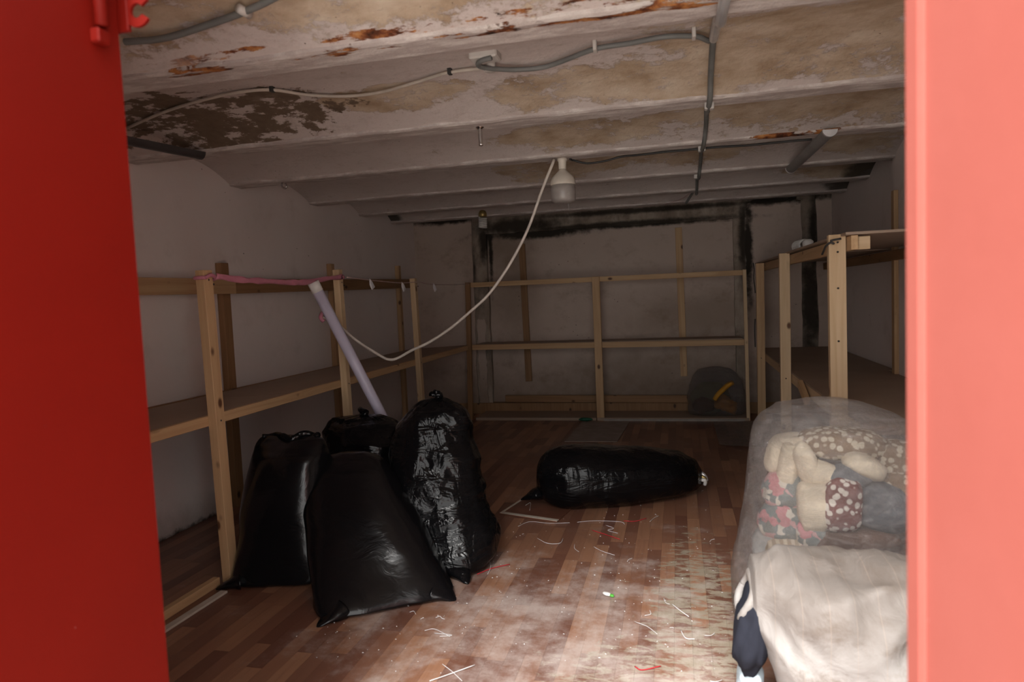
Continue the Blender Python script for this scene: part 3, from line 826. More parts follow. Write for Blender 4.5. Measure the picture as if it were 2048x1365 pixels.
tube('cable_sheath', [(-.69, 4.05, 2.09), (-.692, 4.0, 2.053), (-.757, 4.0, 1.914), (-.84, 4.0, 1.715), (-.915, 4.0, 1.577), (-1.005, 4.0, 1.442), (-1.115, 4.0, 1.31), (-1.237, 4.0, 1.21), (-1.37, 4.0, 1.112), (-1.506, 3.99, 1.032), (-1.62, 3.98, .985), (-1.715, 3.97, .938), (-1.765, 3.965, .932), (-1.82, 3.96, .955), (-1.979, 3.95, 1.06), (-2.06, 3.94, 1.135), (-2.13, 3.94, 1.19), (-2.195, 3.94, 1.212)], .0085, 'white_cable', hc, 10, 6)
tube('cable_knot', [(-2.19, 3.94, 1.185), (-2.205, 3.93, 1.21), (-2.20, 3.94, 1.235), (-2.185, 3.945, 1.25)], .013, 'pink_film', hc, 8, 4)
thing(tube('wire', [(-.1, 6.62, 2.09), (.05, 6.4, 2.10), (.15, 6.2, 2.13), (.19, 5.98, 2.085)], .003, 'pale_pink_string', None, 6, 6), 'loose thin pale wire under the rear joists', 'wire')

# ceiling hooks
def hook(label, x, y, z, L, curl):
    root = empty('ceiling_hook', (x, y, z)); tag(root, label, 'hook')
    lathe('hook_plate', [(.024, .006), (.02, 0), (.008, -.01)], (x, y, z), 'chrome', root, 14)
    pts = [(x, y, z), (x, y, z - L * .6), (x + .002, y, z - L)]
    if curl: pts += [(x + .02, y, z - L - .012), (x + .032, y, z - L), (x + .026, y, z - L + .02)]
    tube('hook_shank', pts, .010 if not curl else .007, 'chrome', root, 8, 5)
hook('straight steel pin sticking down from the second joist', -.888, 3.17, 2.10, .085, False)
hook('small curled hook at the left end of the third joist', -2.50, 4.06, 2.105, .03, True)
thing(tube('wire', [(-.905, 5.98, 2.10), (-.905, 5.98, 2.06), (-.900, 5.98, 2.02)], .0022, 'white_tag', None, 6, 4), 'short bright wire end hanging below the big bulb', 'wire')

# ------------------------------------------------------------------ leaning tube, pink film, string with tags
tl = empty('tube_profile', (-1.62, 4.3, 0)); thing(tl, 'lilac white plastic tube leaning on the left rack behind the black bags', 'tube')
A, B = Vector((-2.055, 3.60, 1.425)), Vector((-1.60, 4.02, .03))
A2 = A + (B - A).normalized() * .06
tube('tube_body', [A2, B], .032, 'lilac_plastic', tl, 18, 1, True)
tube('end_cap', [A, A2], .0335, 'white_plastic', tl, 18, 1, True)

def ribbon(name, pts, w, mat, parent=None, seed=0, n=8):
    P = catmull(pts, n); vs, fs = [], []
    for i, q in enumerate(P):
        a = 1.2 + 1.1 * noise.noise(Vector((i * .13, seed, 0)))
        ww = w * (.75 + .35 * noise.noise(Vector((i * .21, seed, 4))))
        for s in (-1, -.33, .33, 1):
            vs.append(q + Vector((math.cos(a) * ww * s * .6 + .004 * math.cos(i * 1.1 + s * 3), 0, math.sin(a) * ww * s)))
    for i in range(len(P) - 1):
        for j in range(3): q = i * 4 + j; fs.append((q, q + 4, q + 5, q + 1))
    me = pydata(name, vs, fs)
    bm = bmesh.new(); bm.from_mesh(me)
    bmesh.ops.solidify(bm, geom=bm.faces[:], thickness=.002); bm.to_mesh(me); bm.free()
    o = link(name, me, mat, None, True)
    if parent: attach(o, parent)
    return o
pf = empty('plastic_ribbon', (-2.05, 3.3, 1.44)); thing(pf, 'twisted pink plastic film tied between two posts of the left rack', 'ribbon')
ribbon('film_strip', [(-2.05, 2.74, 1.445), (-2.048, 2.9, 1.432), (-2.048, 3.084, 1.427), (-2.047, 3.35, 1.422), (-2.047, 3.5, 1.425), (-2.049, 3.747, 1.447), (-2.05, 3.96, 1.463)], .021, 'pink_film', pf, 2)
for yy, zz, m_ in ((2.735, 1.44, 'pink_film'), (3.995, 1.462, 'pink_film')):
    hw = .036 if yy < 3 else .03
    tube('film_knot', [(XF + .006, yy - hw, zz), (XF + .008, yy, zz + .012), (XF + .006, yy + hw, zz), (XF - .022, yy + hw + .012, zz - .006), (XF - .05, yy + hw, zz), (XF - .052, yy, zz + .005), (XF - .05, yy - hw, zz), (XF - .022, yy - hw - .008, zz), (XF + .006, yy - hw, zz)], .009, m_, pf, 8, 4)
sg = empty('string', (-2.05, 5.2, 1.43)); thing(sg, 'thin string with white paper scraps along the rear of the left rack', 'string')
tube('cord', [(-2.052, 4.02, 1.462), (-2.05, 4.327, 1.448), (-2.05, 4.889, 1.432), (-2.052, 5.25, 1.442), (-2.05, 5.541, 1.425), (-2.06, 6.2, 1.428), (-2.10, 6.83, 1.44)], .0035, 'pale_pink_string', sg, 6, 6)
for yy, zz in ((4.34, 1.445), (4.90, 1.430), (5.60, 1.424)):
    vs = [(-2.05, yy, zz + .01), (-2.045, yy + .03, zz - .012), (-2.05, yy + .075, zz - .045), (-2.052, yy + .035, zz - .065), (-2.055, yy + .01, zz - .03)]
    vs += [(x + .003, y + .004, z) for x, y, z in vs]
    fs = [(0, 1, 2, 3, 4), (9, 8, 7, 6, 5)] + [(i, (i + 1) % 5, 5 + (i + 1) % 5, 5 + i) for i in range(5)]
    attach(link('paper_tag', fixn(pydata('paper_tag', vs, fs)), 'white_tag'), sg)

# things on the right rack
wt = thing(tube('wire_tie', [(.68, 3.56, 1.435), (.682, 3.53, 1.452), (.684, 3.49, 1.470), (.70, 3.475, 1.484), (.715, 3.472, 1.478), (.70, 3.470, 1.492), (.745, 3.468, 1.500)], .005, 'black_cable', None, 7, 5), 'black wire twisted round the near post of the right rack', 'wire')
thing(tube('wire', [(.68, 6.62, 1.505), (.685, 6.60, 1.45), (.684, 6.63, 1.36), (.688, 6.60, 1.28), (.69, 6.59, 1.23)], .005, 'black_cable', None, 6, 5), 'black wire dangling at the far post of the right rack', 'wire')
thing(tube('wire', [(.690, 6.64, .99), (.687, 6.65, .93), (.686, 6.65, .84), (.689, 6.66, .73)], .006, 'black_cable', None, 6, 5), 'short black wire lower down on the far post', 'wire')
hs = empty('ribbed_lamp', (.88, 5.2, 1.53)); thing(hs, 'white spiral bulb lying on the top board of the right rack', 'lamp')
spiral(hs, (.845, 5.30, 1.563), (.10, -1, 0), 'white_plastic', .036, 6.4, .032, .0095)
lathe('lamp_base', [(.02, 0), (.034, .02), (.036, .055), (.02, .07)], (.87, 5.02, 1.528), 'white_plastic', hs)

# ------------------------------------------------------------------ bags
def loft(name, st, mat, seed=0, yaw=0.0, sq=2.6, nr=110, ns=150, wr=None, parent=None, horizontal=False, minz=.004, bottom=True):
    """closed bag lofted through stations (x, y, z, half-width, half-depth)"""
    V = [Vector((a[0], a[1], a[2])) for a in st]; Q = [Vector((a[3], a[4], 0)) for a in st]
    k_ = max(2, nr // (len(st) - 1))
    C_, R_ = catmull(V, k_), catmull(Q, k_)
    E_ = catmull([Vector((a[5] if len(a) > 5 else yaw, a[6] if len(a) > 6 else sq, 0)) for a in st], k_)
    n = len(C_)
    vs, fs = [], []
    for i in range(n):
        cu, su = math.cos(E_[i].x), math.sin(E_[i].x); sq = max(E_[i].y, 2.0)
        t = i / (n - 1); ru, rv = max(R_[i].x, .004), max(R_[i].y, .004)
        for j in range(ns):
            a = 2 * math.pi * j / ns
            ca, sa = math.cos(a), math.sin(a)
            eu = math.copysign(abs(ca) ** (2 / sq), ca); ev = math.copysign(abs(sa) ** (2 / sq), sa)
            if horizontal:
                off = Vector((0, ev * rv, eu * ru)); nm = Vector((0, sa, ca))
            else:
                off = Vector((eu * ru * cu - ev * rv * su, eu * ru * su + ev * rv * cu, 0))
                nm = Vector((ca * cu - sa * su, ca * su + sa * cu, 0))
            q = C_[i] + off
            d_ = wr(q, t, a, seed) if wr else 0
            fade = min(1, min(t, 1 - t) * 12)
            q = q + nm * d_ * fade
            if q.z < minz: q.z = minz + .002 * noise.noise(q * 30) if q.z > -.2 else minz
            vs.append(q)
    for i in range(n - 1):
        for j in range(ns):
            fs.append((i * ns + j, i * ns + (j + 1) % ns, (i + 1) * ns + (j + 1) % ns, (i + 1) * ns + j))
    c0, c1_ = len(vs), len(vs) + 1
    vs.append(C_[0]); e = C_[-1].copy(); e.z = max(e.z, minz); vs.append(e)
    for j in range(ns):
        fs.append((c0, (j + 1) % ns, j)); fs.append((c1_, (n - 1) * ns + j, (n - 1) * ns + (j + 1) % ns))
    o = link(name, fixn(pydata(name, vs, fs)), mat, None, True)
    if parent: attach(o, parent)
    return o
def ridge(v): return 1 - 2 * abs(noise.noise(v))
def crease(q, s, f, st):
    """sharp-edged fold pattern: warped ridged noise, stretched by st"""
    w = Vector((noise.noise(q * 3 + Vector((s, 1, 0))), noise.noise(q * 3 + Vector((1, s, 5))), noise.noise(q * 3 + Vector((4, 2, s))))) * .35
    v = Vector((q.x * st[0], q.y * st[1], q.z * st[2])) * f + w * 2
    a = 1 - abs(noise.noise(v)) * 2.4
    b = 1 - abs(noise.noise(v * 2.1 + Vector((7, s, 1)))) * 2.4
    return max(a, -.4) + .3 * max(b, -.4)
def wr_full(q, t, a, s):          # crumpled film: soft lumps, creases, pleats towards the tied top
    d_ = .022 * noise.noise(q * 4 + Vector((s, 0, 0)))
    up_ = max(0, .55 - t) / .55
    d_ += .024 * crease(q, s, 3.4, (1.7, 1.7, .45)) * (.25 + up_)
    d_ += .020 * crease(q, s + 9, 3.5, (.45, .45, 2.1)) * (.15 + .95 * t)
    d_ += .014 * math.sin(a * 13 + 3 * noise.noise(q * 3)) * max(0, .28 - t) / .28
    return d_
def wr_taut(q, t, a, s):
    d_ = .014 * noise.noise(q * 3.2 + Vector((s, 0, 0)))
    top = max(0, .4 - t) / .4
    d_ += .014 * crease(q, s, 5, (.7, .7, 1.8)) * top
    bot = max(0, t - .72) / .28
    d_ += .012 * crease(q, s + 4, 4, (1.6, 1.6, .6)) * bot
    d_ += .0025 * crease(q, s + 2, 4, (1, 1, 1))
    return d_
def knot(root, c, r, mat, seed):
    rs_ = random.Random(seed); c = Vector(c)
    pts = [c + Vector((rs_.uniform(-r, r) * 1.3, rs_.uniform(-r, r), r * (.2 + .35 * i) + rs_.uniform(-r, r) * .2)) for i in range(5)]
    tube('bag_tie', [c - Vector((0, 0, .015))] + pts, r * .62, mat, root, 9, 4)
def ear(root, a, b, w, h, mat, seed):
    """limp pointed seam corner of a bag, from a (inside the bag) to its tip b"""
    a, b = Vector(a), Vector(b); d_ = b - a; L = Vector((d_.x, d_.y, 0)).normalized(); side = Vector((-L.y, L.x, 0))
    n, m = 14, 18; vs, fs = [], []
    for i in range(n + 1):
        t = i / n; c = a.lerp(b, t); f = (1 - t) ** .8
        for j in range(m):
            an = 2 * math.pi * j / m
            q = c + side * math.cos(an) * (w * f + .004) + Vector((0, 0, math.sin(an) * (h * f ** 1.3 + .004)))
            q += side * .012 * noise.noise(q * 14 + Vector((seed, 0, 0))) * f
            q.z += .010 * noise.noise(q * 18 + Vector((0, seed, 0)))
            q.z = max(q.z, .003); vs.append(q)
    for i in range(n):
        for j in range(m): fs.append((i * m + j, i * m + (j + 1) % m, (i + 1) * m + (j + 1) % m, (i + 1) * m + j))
    fs += [tuple(range(m)), tuple(range(n * m, n * m + m))]
    attach(link('bag_corner', fixn(pydata('bag_corner', vs, fs)), mat, None, True), root)

GB = 'black bin bags'
BAG_D = [(-1.22, 3.28, .792, .024, .03), (-1.217, 3.28, .769, .075, .06), (-1.209, 3.26, .731, .14, .12), (-1.224, 3.25, .66, .181, .16), (-1.227, 3.23, .535, .206, .19), (-1.215, 3.2, .414, .216, .2), (-1.189, 3.17, .296, .222, .21), (-1.143, 3.13, .183, .228, .22), (-1.112, 3.10, .085, .212, .22), (-1.085, 3.07, .018, .165, .20)]
BAG_C = [(-1.579, 3.04, .562, .06, .03), (-1.576, 3.03, .54, .135, .07), (-1.559, 3.0, .505, .173, .11), (-1.543, 2.97, .444, .209, .14), (-1.509, 2.92, .362, .242, .16, .12, 2.8), (-1.442, 2.86, .25, .265, .18, .2, 3.0), (-1.375, 2.79, .14, .275, .185, .36, 3.6), (-1.310, 2.725, .06, .285, .175, .5, 4.6), (-1.285, 2.70, .022, .290, .165, .56, 5.5), (-1.283, 2.70, .004, .275, .150, .58, 5.5)]
BAG_A = [(-1.881, 2.99, .653, .15, .02), (-1.873, 2.98, .635, .177, .045), (-1.868, 2.97, .6, .186, .09), (-1.863, 2.95, .542, .196, .13), (-1.874, 2.92, .351, .220, .165, .05, 2.8), (-1.868, 2.90, .18, .222, .170, .15, 3.2), (-1.860, 2.875, .08, .228, .16, .22, 4.2), (-1.855, 2.86, .025, .232, .15, .26, 5.0), (-1.855, 2.86, .004, .22, .14, .26, 5.0)]
BAG_B = [(-1.786, 3.62, .644, .047, .03), (-1.805, 3.62, .621, .159, .07), (-1.795, 3.6, .589, .208, .12), (-1.786, 3.58, .506, .228, .17), (-1.768, 3.55, .338, .238, .2), (-1.747, 3.52, .172, .241, .2), (-1.735, 3.5, .02, .215, .18)]
def bag(label, st, mat, seed, yaw, wr, sq=2.5):
    root = empty('bin_bag', (st[-1][0], st[-1][1], 0)); tag(root, label, 'bag', GB)
    loft('bag_film', st, mat, seed, yaw, sq, wr=wr, parent=root)
    return root
BAG_D = [(x, y + .02, z, a, b * .86) for x, y, z, a, b in BAG_D]
BAG_C = [(q[0], q[1], q[2], q[3], q[4] * .93) + q[5:] for q in BAG_C]
bd = bag('tall crumpled black bin bag with tied top, right of the leaning tube', BAG_D, 'black_film', 3, .1, wr_full)
knot(bd, (-1.215, 3.28, .79), .022, 'black_film', 5)
ear(bd, (-1.08, 3.02, .06), (-.955, 2.872, .008), .10, .07, 'black_film', 4)
bc_ = bag('smooth bulging black bin bag in front of the other standing bags', BAG_C, 'black_film_taut', 9, .10, wr_taut, 2.9)
ear(bc_, (-1.40, 2.50, .03), (-1.44, 2.39, .005), .07, .035, 'black_film_taut', 2)
ear(bc_, (-1.04, 2.73, .03), (-.958, 2.705, .005), .07, .035, 'black_film_taut', 7)
ba = bag('black bin bag with flat open top by the near rack post', BAG_A, 'black_film_taut', 14, -.05, wr_taut, 2.8)
ear(ba, (-2.02, 2.71, .03), (-2.10, 2.645, .005), .07, .035, 'black_film_taut', 3)
rim = []
for i in range(15):
    t = i / 14
    rim.append((-2.03 + .30 * t, 2.975 + .03 * math.sin(t * 9), .648 + .018 * noise.noise(Vector((t * 6, 1, 2))) + .01 * t))
tube('bag_mouth', rim, .016, 'black_film', ba, 9, 3)
bb_ = bag('crumpled black bin bag half hidden behind the smooth bag', BAG_B, 'black_film', 21, .0, wr_full)
knot(bb_, (-1.80, 3.62, .635), .026, 'black_film', 8)

be = empty('bin_bag', (-.4, 4.2, 0)); tag(be, 'black bin bag lying on its side in the middle of the floor', 'bag', GB)
BAG_E = [(-.88, 4.1, .136, .034, .02), (-.858, 4.1, .157, .103, .1), (-.817, 4.1, .170, .150, .17), (-.755, 4.11, .172, .170, .21), (-.638, 4.12, .175, .178, .23), (-.487, 4.15, .173, .175, .23), (-.309, 4.2, .166, .165, .22), (-.131, 4.27, .156, .145, .2), (-.011, 4.33, .143, .121, .16), (.08, 4.38, .124, .083, .1), (.11, 4.4, .106, .051, .05), (.125, 4.41, .100, .040, .03)]
def wr_e(q, t, a, s):
    d_ = .016 * noise.noise(q * 4 + Vector((s, 0, 0)))
    L_ = max(0, .45 - t) / .45
    d_ += (.016 * L_ + .002) * crease(q, s, 5, (.6, 1.6, 1.6))
    d_ += .008 * crease(q, s + 3, 5, (1.9, .5, .5)) * (.25 + .7 * t)
    return d_
loft('bag_film', BAG_E, 'black_film', 31, 0, 2.4, wr=wr_e, parent=be, horizontal=True)
ear(be, (-.82, 4.05, .10), (-.965, 4.0, .05), .09, .05, 'black_film', 6)
for i, m_ in enumerate(('foil', 'brass', 'white_plastic')):
    tube('tape_end', [(.115, 4.395 - .012 * i, .135 - .02 * i), (.14, 4.39 - .01 * i, .115 - .012 * i), (.15 - .006 * i, 4.385, .085 - .012 * i)], .012, m_, be, 8, 4)

# clear bag with yellow contents at the back
yb = empty('clear_bag', (.35, 7.03, .03)); tag(yb, 'dim clear plastic bag with a yellow strip, on the back rack', 'bag', 'clear plastic bags')
YBAG = [(.351, 7.03, .512, .05, .03), (.35, 7.03, .473, .143, .08), (.357, 7.03, .382, .215, .12), (.353, 7.03, .25, .255, .14), (.343, 7.03, .13, .265, .14), (.346, 7.03, .04, .25, .12)]
loft('bag_film', YBAG, 'dim_polythene', 41, 0, 2.3, 48, 72, wr=wr_full, parent=yb, minz=.034)
def lump(name, c, r, mat, seed, rot=(0, 0, 0), sq=1.0, amp=.12, sub=4):
    """soft cushion-like lump"""
    bm = bmesh.new(); bmesh.ops.create_icosphere(bm, subdivisions=sub, radius=1.0)
    for v in bm.verts:
        q = v.co.copy()
        q = Vector([math.copysign(abs(u) ** sq, u) for u in q])
        q *= 1 + amp * noise.noise(v.co * 1.7 + Vector((seed, 0, 0))) + amp * .4 * noise.noise(v.co * 5 + Vector((0, seed, 0)))
        v.co = Vector((q.x * r[0], q.y * r[1], q.z * r[2]))
    me = bpy.data.meshes.new(name); bm.to_mesh(me); bm.free()
    o = link(name, me, mat, None, True); o.location = c; o.rotation_euler = rot
    return o
thing(lump('cloth_bundle', (.30, 7.06, .20), (.19, .06, .16), 'olive_cloth', 5), 'dull olive bundle inside the dim clear bag at the back', 'bundle')
thing(tube('plastic_strip', [(.33, 6.905, .20), (.36, 6.90, .25), (.41, 6.90, .30), (.46, 6.91, .345), (.50, 6.93, .36)], .032, 'yellow_cloth', None, 9, 5, True, 0, .8), 'orange yellow strip inside the dim clear bag at the back', 'strip')
thing(lump('cloth_bundle', (.22, 7.0, .13), (.10, .06, .08), 'brown_cloth', 15, (0, 0, 0), .9, .3), 'brown bundle at the left in the dim clear bag at the back', 'bundle')
thing(lump('film_bundle', (.44, 6.98, .14), (.11, .05, .075), 'amber_film', 9, (0, .5, 0), .9, .4), 'amber wad low in the dim clear bag at the back', 'bundle')

# big clear bag of cushions at the right
cbag = empty('clear_bag', (.53, 2.6, 0)); tag(cbag, 'big clear plastic bag stuffed with cushions beside the right door', 'bag', 'clear plastic bags')
CL = [(.494, 2.64, .885, .034, .03), (.494, 2.64, .872, .08, .08), (.501, 2.64, .851, .155, .14), (.523, 2.63, .816, .226, .19), (.547, 2.62, .754, .278, .22), (.55, 2.62, .7, .291, .24), (.548, 2.61, .593, .304, .26), (.547, 2.61, .483, .321, .27), (.534, 2.6, .376, .332, .28), (.523, 2.6, .246, .342, .28), (.517, 2.6, .116, .340, .27), (.514, 2.6, .012, .32, .22)]
def wr_clear(q, t, a, s):
    top = max(0, .45 - t) / .45
    d_ = .014 * noise.noise(q * 5) + (.008 + .020 * top) * crease(q, s, 4.5, (1.2, 1.2, 1.0))
    return d_
loft('bag_film', CL, 'clear_polythene', 51, 0, 2.4, 84, 120, wr=wr_clear, parent=cbag)
GC = 'cushions in the clear bag'
def cush(label, c, r, mat, seed, rot=(0, 0, 0), sq=.8):
    x, y, z = c; z_ = min(max(z, .03), .86)
    for a, b in zip(CL, CL[1:]):                      # keep it inside the film
        if b[2] <= z_ <= a[2]:
            f = (z_ - b[2]) / (a[2] - b[2]); xc, yc, hw_, hd_ = (b[i] + (a[i] - b[i]) * f for i in (0, 1, 3, 4)); break
    lim = hw_ * .88 - r[0] * .95
    x = min(max(x, xc - lim), xc + lim) if lim > 0 else xc
    fr = min(max(0, 1 - min(1, abs(x + s_ * r[0] * .65 - xc) / hw_) ** 2.4) ** (1 / 2.4) for s_ in (-1, 1))
    y = max(y, yc - hd_ * fr + r[1] * .9 + .03)
    return thing(lump('cushion', (x, y, z), r, mat, seed, rot, sq, .08), label, 'cushion', GC)
cush('cream cushion leaning at the upper left of the clear bag', (.305, 2.48, .69), (.045, .05, .065), 'cream_fleece', 1, (0, .3, .2))
cush('narrow cream cushion standing left of centre in the clear bag', (.356, 2.44, .665), (.034, .045, .088), 'cream_fleece', 2, (0, .12, 0))
cush('tilted cream cushion next to the narrow one', (.415, 2.46, .680), (.040, .05, .078), 'cream_fleece', 3, (0, -.35, 0))
cush('rounded cream cushion lying tilted at the upper right of the bag', (.593, 2.41, .682), (.070, .06, .038), 'cream_fleece', 4, (0, .45, 0))
cush('square cream cushion beside the petal pattern', (.430, 2.40, .545), (.052, .045, .085), 'cream_fleece', 5, (0, -.06, .1), .6)
cush('dark red cushion with white petals in the middle of the bag', (.515, 2.40, .558), (.062, .05, .092), 'petal_cloth', 6, (0, .08, 0), .65)
cush('round slate grey cushion at the right of the petal pattern', (.650, 2.42, .545), (.080, .06, .085), 'slate_cloth', 7)
cush('pink and grey floral cushion at the left edge of the bag', (.290, 2.475, .575), (.078, .055, .075), 'floral_cloth', 8)
cush('floral cushion lower left below the cream ones', (.325, 2.45, .465), (.11, .06, .075), 'floral_cloth', 9, (0, .2, 0))
cush('tan striped cushion just above the white sack', (.355, 2.43, .385), (.08, .06, .042), 'striped_cloth', 10)
cush('grey cushion low at the left edge of the bag', (.262, 2.52, .37), (.062, .07, .075), 'grey_cloth', 11)
cush('brown and cream spotted cushion across the top of the bag', (.545, 2.56, .735), (.150, .10, .055), 'spotted_cloth', 12, (0, .05, 0))
cush('spotted cushion at the far right of the bag top', (.715, 2.55, .68), (.085, .09, .07), 'spotted_cloth', 13)
cush('dark brown cushion under the petal pattern', (.56, 2.44, .43), (.14, .06, .05), 'brown_cloth', 14)
cush('small cream cushion at the top left under the film', (.39, 2.57, .715), (.085, .09, .05), 'cream_fleece', 15)
cush('large dull cushion filling the lower half of the bag', (.53, 2.62, .20), (.26, .19, .19), 'grey_cloth', 16)
cush('large dull cushion filling the middle of the bag', (.55, 2.68, .50), (.25, .14, .20), 'brown_cloth', 17)
cush('cream cushion peeking out behind the square one', (.47, 2.47, .64), (.07, .05, .05), 'cream_fleece', 20, (0, .4, 0))
cush('slate cushion tucked under the tilted cream one', (.54, 2.46, .645), (.08, .05, .045), 'slate_cloth', 21, (0, -.3, 0))
cush('floral cushion squeezed between the grey and striped ones', (.43, 2.46, .445), (.06, .06, .06), 'floral_cloth', 22)
cush('spotted cushion right of the rounded cream one', (.70, 2.46, .61), (.06, .06, .05), 'spotted_cloth', 23)
cush('pale blue cushion at the foot of the bag beside the dark cloth', (.228, 2.48, .11), (.05, .06, .07), 'blue_cloth', 18)
cush('red cushion at the foot of the bag near the floor', (.225, 2.45, .032), (.05, .05, .03), 'red_thread', 19)

# white woven sack lying in front of it
sk = empty('sack', (.55, 2.06, 0)); tag(sk, 'dirty white woven sack with open rolled mouth at the right', 'sack')
SK = [(.185, 2.10, .375, .060, .075), (.205, 2.10, .365, .085, .10), (.24, 2.09, .335, .135, .135), (.30, 2.07, .285, .205, .185), (.40, 2.05, .258, .245, .22), (.55, 2.05, .255, .248, .23), (.75, 2.06, .25, .243, .23), (.92, 2.07, .23, .20, .2), (1.0, 2.07, .2, .10, .1)]
def wr_sack(q, t, a, s):
    return .022 * noise.noise(q * 4.5) + .026 * crease(q, s, 4.0, (1.0, .8, 1.5)) + .008 * crease(q, s + 5, 7, (1.8, .6, .8))
loft('sack_cloth', SK, 'sack', 61, 0, 2.3, 80, 110, wr=wr_sack, parent=sk, horizontal=True)
rim = []
for i in range(19):
    a = 2 * math.pi * i / 18
    rim.append((.178 + .02 * math.sin(a) + .006 * math.sin(3 * a), 2.10 + .078 * math.cos(a), .372 + .066 * math.sin(a)))
tube('sack_hem', rim, .013, 'sack', sk, 10, 4)
thing(lump('dark_cloth', (.19, 2.07, .285), (.048, .085, .135), 'navy_cloth', 4, (0, .15, 0), .85, .2), 'nearly black cloth spilling from the mouth of the white sack', 'cloth')
thing(lump('blue_cloth', (.185, 2.10, .105), (.04, .07, .06), 'blue_cloth', 6, (0, .1, 0), .85, .2), 'pale blue cloth below the dark cloth at the sack', 'cloth')
thing(lump('pink_cloth', (.18, 2.12, .035), (.045, .07, .028), 'floral_cloth', 7, (0, 0, 0), .85, .2), 'pink patterned cloth on the floor at the sack', 'cloth')

# ------------------------------------------------------------------ things on the floor
lp = empty('floor_panel', (-.86, 4.0, 0)); thing(lp, 'loose brown laminate panel with pale edges under the lying black bag', 'panel')
vs = [(-1.062, 3.853), (-.696, 3.743), (-.60, 4.27), (-.947, 4.33)]
def slab(name, pts, z0, z1, mat, parent):
    n = len(pts)
    V_ = [(x, y, z0) for x, y in pts] + [(x, y, z1) for x, y in pts]
    F_ = [tuple(range(n - 1, -1, -1)), tuple(range(n, 2 * n))] + [(i, (i + 1) % n, n + (i + 1) % n, n + i) for i in range(n)]
    o = link(name, fixn(pydata(name, V_, F_)), mat)
    if parent: attach(o, parent)
    return o
slab('panel_face', vs, .002, .009, 'red_brown_laminate', lp)
slab('pale_edge', [(-1.062, 3.853), (-.696, 3.743), (-.690, 3.772), (-1.052, 3.878)], .009, .0115, 'pale_edge', lp)
slab('pale_edge', [(-1.062, 3.853), (-1.046, 3.858), (-.935, 4.325), (-.947, 4.33)], .009, .011, 'pale_edge', lp)
thing(slab('cardboard_sheet', [(-.99, 5.84), (-.536, 5.86), (-.49, 6.76), (-.96, 6.76)], .002, .007, 'grey_card', None), 'grey cardboard sheet flat on the floor before the back rack', 'cardboard')
n = 14; vs, fs = [], []
for i in range(n + 1):
    for j in range(n + 1):
        u, v = i / n, j / n
        x = .30 + (.40 + .1 * v) * u; y = 5.70 + .98 * v - .10 * u
        vs.append((x, y, .012 + .03 * u * v + .012 * (1 + noise.noise(Vector((x * 9, y * 6, 0))))))
for i in range(n):
    for j in range(n): a = i * (n + 1) + j; fs.append((a, a + n + 1, a + n + 2, a + 1))
thing(link('plastic_sheet', pydata('plastic_sheet', vs, fs), 'ground_film', None, True), 'crumpled clear plastic sheet on the floor by the right rack', 'plastic sheet')
thing(lump('plastic_scrap', (-.93, 6.80, .022), (.07, .03, .018), 'dark_green', 2), 'dark green scrap on the floor at the back rack', 'scrap')
gw = empty('plastic_clip', (-.317, 2.84, 0)); thing(gw, 'tiny white and green plastic clip on the bare floor', 'clip')
attach(lump('clip_body', (-.325, 2.845, .010), (.022, .009, .007), 'white_plastic', 3, (0, 0, -.5), .9, .1, 3), gw)
attach(lump('clip_tip', (-.303, 2.833, .010), (.011, .007, .006), 'green_plastic', 3, (0, 0, -.5), .9, .1, 3), gw)
fb = empty('floor_batten', (-2.1, 2.3, 0)); thing(fb, 'wooden batten and pale metal strip on the floor at the left rack', 'batten')
beam('batten', (-2.145, 1.6, .02), (-2.135, 2.70, .02), .04, .035, 'pine', fb, (1, 0, 0))
beam('metal_strip', (-2.075, 1.6, .006), (-2.045, 2.63, .006), .010, .035, 'pale_edge', fb, (1, 0, 0), .001)

THREADS = [[(-.902, 3.651), (-.853, 3.733), (-.735, 3.721), (-.624, 3.742)], [(-.758, 3.479), (-.691, 3.414), (-.627, 3.422), (-.621, 3.496)], [(-.447, 3.395), (-.398, 3.34), (-.332, 3.296)], [(-.583, 3.756), (-.488, 3.792), (-.347, 3.791), (-.317, 3.753)], [(-.419, 3.724), (-.371, 3.681), (-.4, 3.646), (-.343, 3.606)], [(-.895, 2.987), (-.904, 3.075), (-.942, 3.176)], [(-.92, 2.393), (-.876, 2.411), (-.949, 2.415)], [(-.851, 2.098), (-.797, 2.15), (-.728, 2.22)], [(-.844, 2.207), (-.793, 2.166), (-.741, 2.116)], [(-.195, 2.626), (-.145, 2.593), (-.106, 2.54)], [(-.159, 2.682), (-.136, 2.698), (-.141, 2.732)], [(-.088, 2.851), (-.079, 2.81), (-.063, 2.798)], [(-.053, 2.8), (-.023, 2.75), (.012, 2.699)], [(-.061, 2.598), (-.05, 2.6), (-.046, 2.596)], [(-.02, 2.584), (-.002, 2.526), (.03, 2.524)], [(-.182, 3.81), (-.16, 3.88), (-.136, 3.919)], [(.067, 2.556), (.09, 2.56), (.104, 2.581)], [(.072, 2.252), (.09, 2.25), (.112, 2.265)], [(-1.114, 2.568), (-1.101, 2.579), (-1.082, 2.555)], [(-.989, 2.538), (-.977, 2.553), (-.963, 2.538), (-.948, 2.531)], [(-1.046, 2.516), (-1.04, 2.53), (-1.037, 2.526)], [(-.995, 2.428), (-.96, 2.446), (-.881, 2.399)], [(.129, 3.538), (.14, 3.57), (.155, 3.577)], [(-.548, 3.417), (-.54, 3.36), (-.513, 3.318)], [(-.266, 3.222), (-.26, 3.25), (-.245, 3.269)], [(-.936, 4.001), (-.916, 4.053), (-.891, 3.909)]]
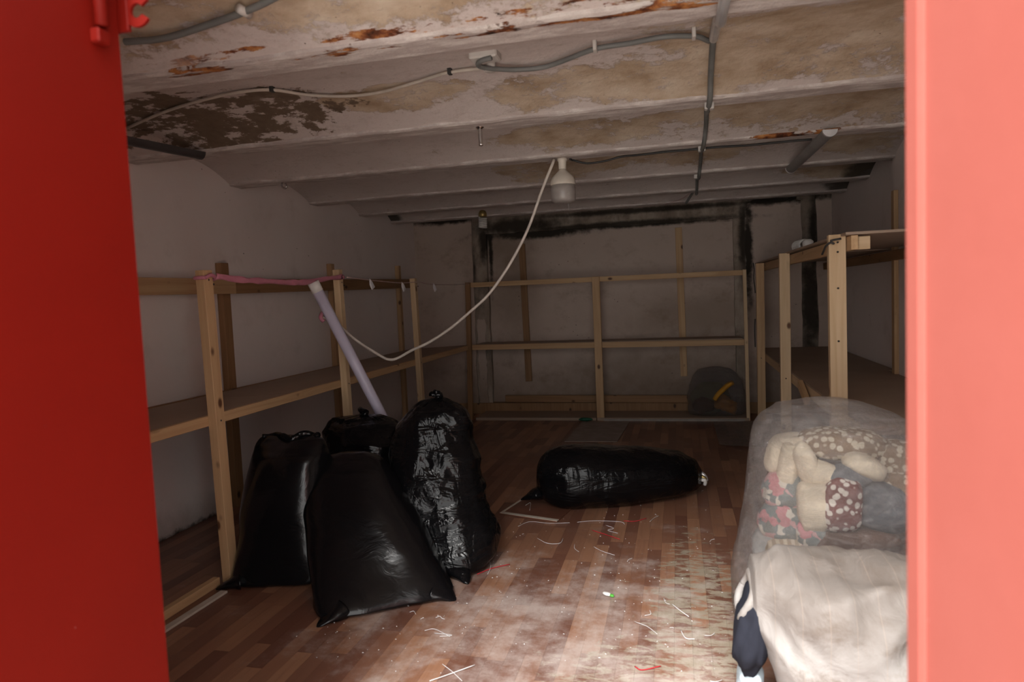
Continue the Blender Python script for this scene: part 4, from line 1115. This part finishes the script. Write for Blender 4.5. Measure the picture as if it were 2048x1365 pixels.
TL = ['long white thread just left of the one touching the red thread', 'curved white thread between the tall bag and the lying bag', 'slanting white thread in the middle of the floor', 'long white thread touching the bright red thread before the lying bag',
      'zigzag white thread just before the lying bag', 'white thread tangled with the red thread by the tall bag', 'small bent white thread near the foot of the smooth bag', 'thick pale strip, one stroke of the cross near the doorway', 'thin pale thread crossing the thick strip near the doorway',
      'straight slanting white thread left on the worn patch', 'hooked white thread beside the slanting one on the worn patch', 'tiny bent white thread farthest back on the worn patch', 'thick white thread running right from the tiny bent one', 'shortest white thread in the middle of the worn patch',
      'thick curled white thread at the right of the worn patch', 'faint white thread right of the lying bag front', 'small white thread by the foot of the clear bag', 'small white thread nearest the sack', 'tiny white curl close to the smooth bag', 'small wavy white thread right of the tiny curl', 'tiny white crumb of thread under the wavy one',
      'angled white thread in front of the wavy one', 'small white thread far right near the clear bag', 'short white thread left of the slanting middle one', 'short white thread behind the white and green clip', 'white thread on the loose brown panel']
for i, t in enumerate(THREADS):
    z = .014 if i == 25 else .0045
    o = tube('thread', [(x, y, z) for x, y in t], .0012 if i not in (7, 12, 14) else .0019, 'white_thread', None, 5, 5)
    tag(o, TL[i], 'thread', 'white thread scraps on the floor')
RED = [([(-.944, 2.981), (-.892, 3.058), (-.82, 3.117)], 'red thread beside the tall crumpled black bag'), ([(-.326, 3.811), (-.265, 3.809), (-.204, 3.868)], 'bright red thread in front of the lying black bag'),
       ([(-.175, 2.301), (-.149, 2.283), (-.088, 2.318)], 'red thread on the worn floor nearest the doorway'), ([(-.483, 3.636), (-.41, 3.582), (-.325, 3.517)], 'faint red thread amid white threads before the lying bag')]
for t, l in RED:
    tag(tube('thread', [(x, y, .0045) for x, y in t], .0021, 'red_thread', None, 5, 5), l, 'thread')
rs = random.Random(5); vs, fs = [], []
for i in range(420):
    x, y = rs.uniform(-1.5, .2), rs.triangular(2.1, 5.5, 2.4)
    s = rs.uniform(.0012, .0042); a = rs.random() * 3.1; b0 = len(vs)
    for dx, dy, dz in ((-1, -.5, .3), (1, -.4, .3), (.8, .6, .5), (-.7, .5, .4), (0, 0, 1.2)):
        vs.append((x + s * (dx * math.cos(a) - dy * math.sin(a)), y + s * (dx * math.sin(a) + dy * math.cos(a)), .0015 + s * dz * .7))
    fs += [(b0, b0 + 1, b0 + 4), (b0 + 1, b0 + 2, b0 + 4), (b0 + 2, b0 + 3, b0 + 4), (b0 + 3, b0, b0 + 4), (b0 + 3, b0 + 2, b0 + 1, b0)]
tag(link('lint', pydata('lint', vs, fs), 'white_thread'), 'tiny pale lint and dust crumbs scattered over the floor', 'lint', None, 'stuff')
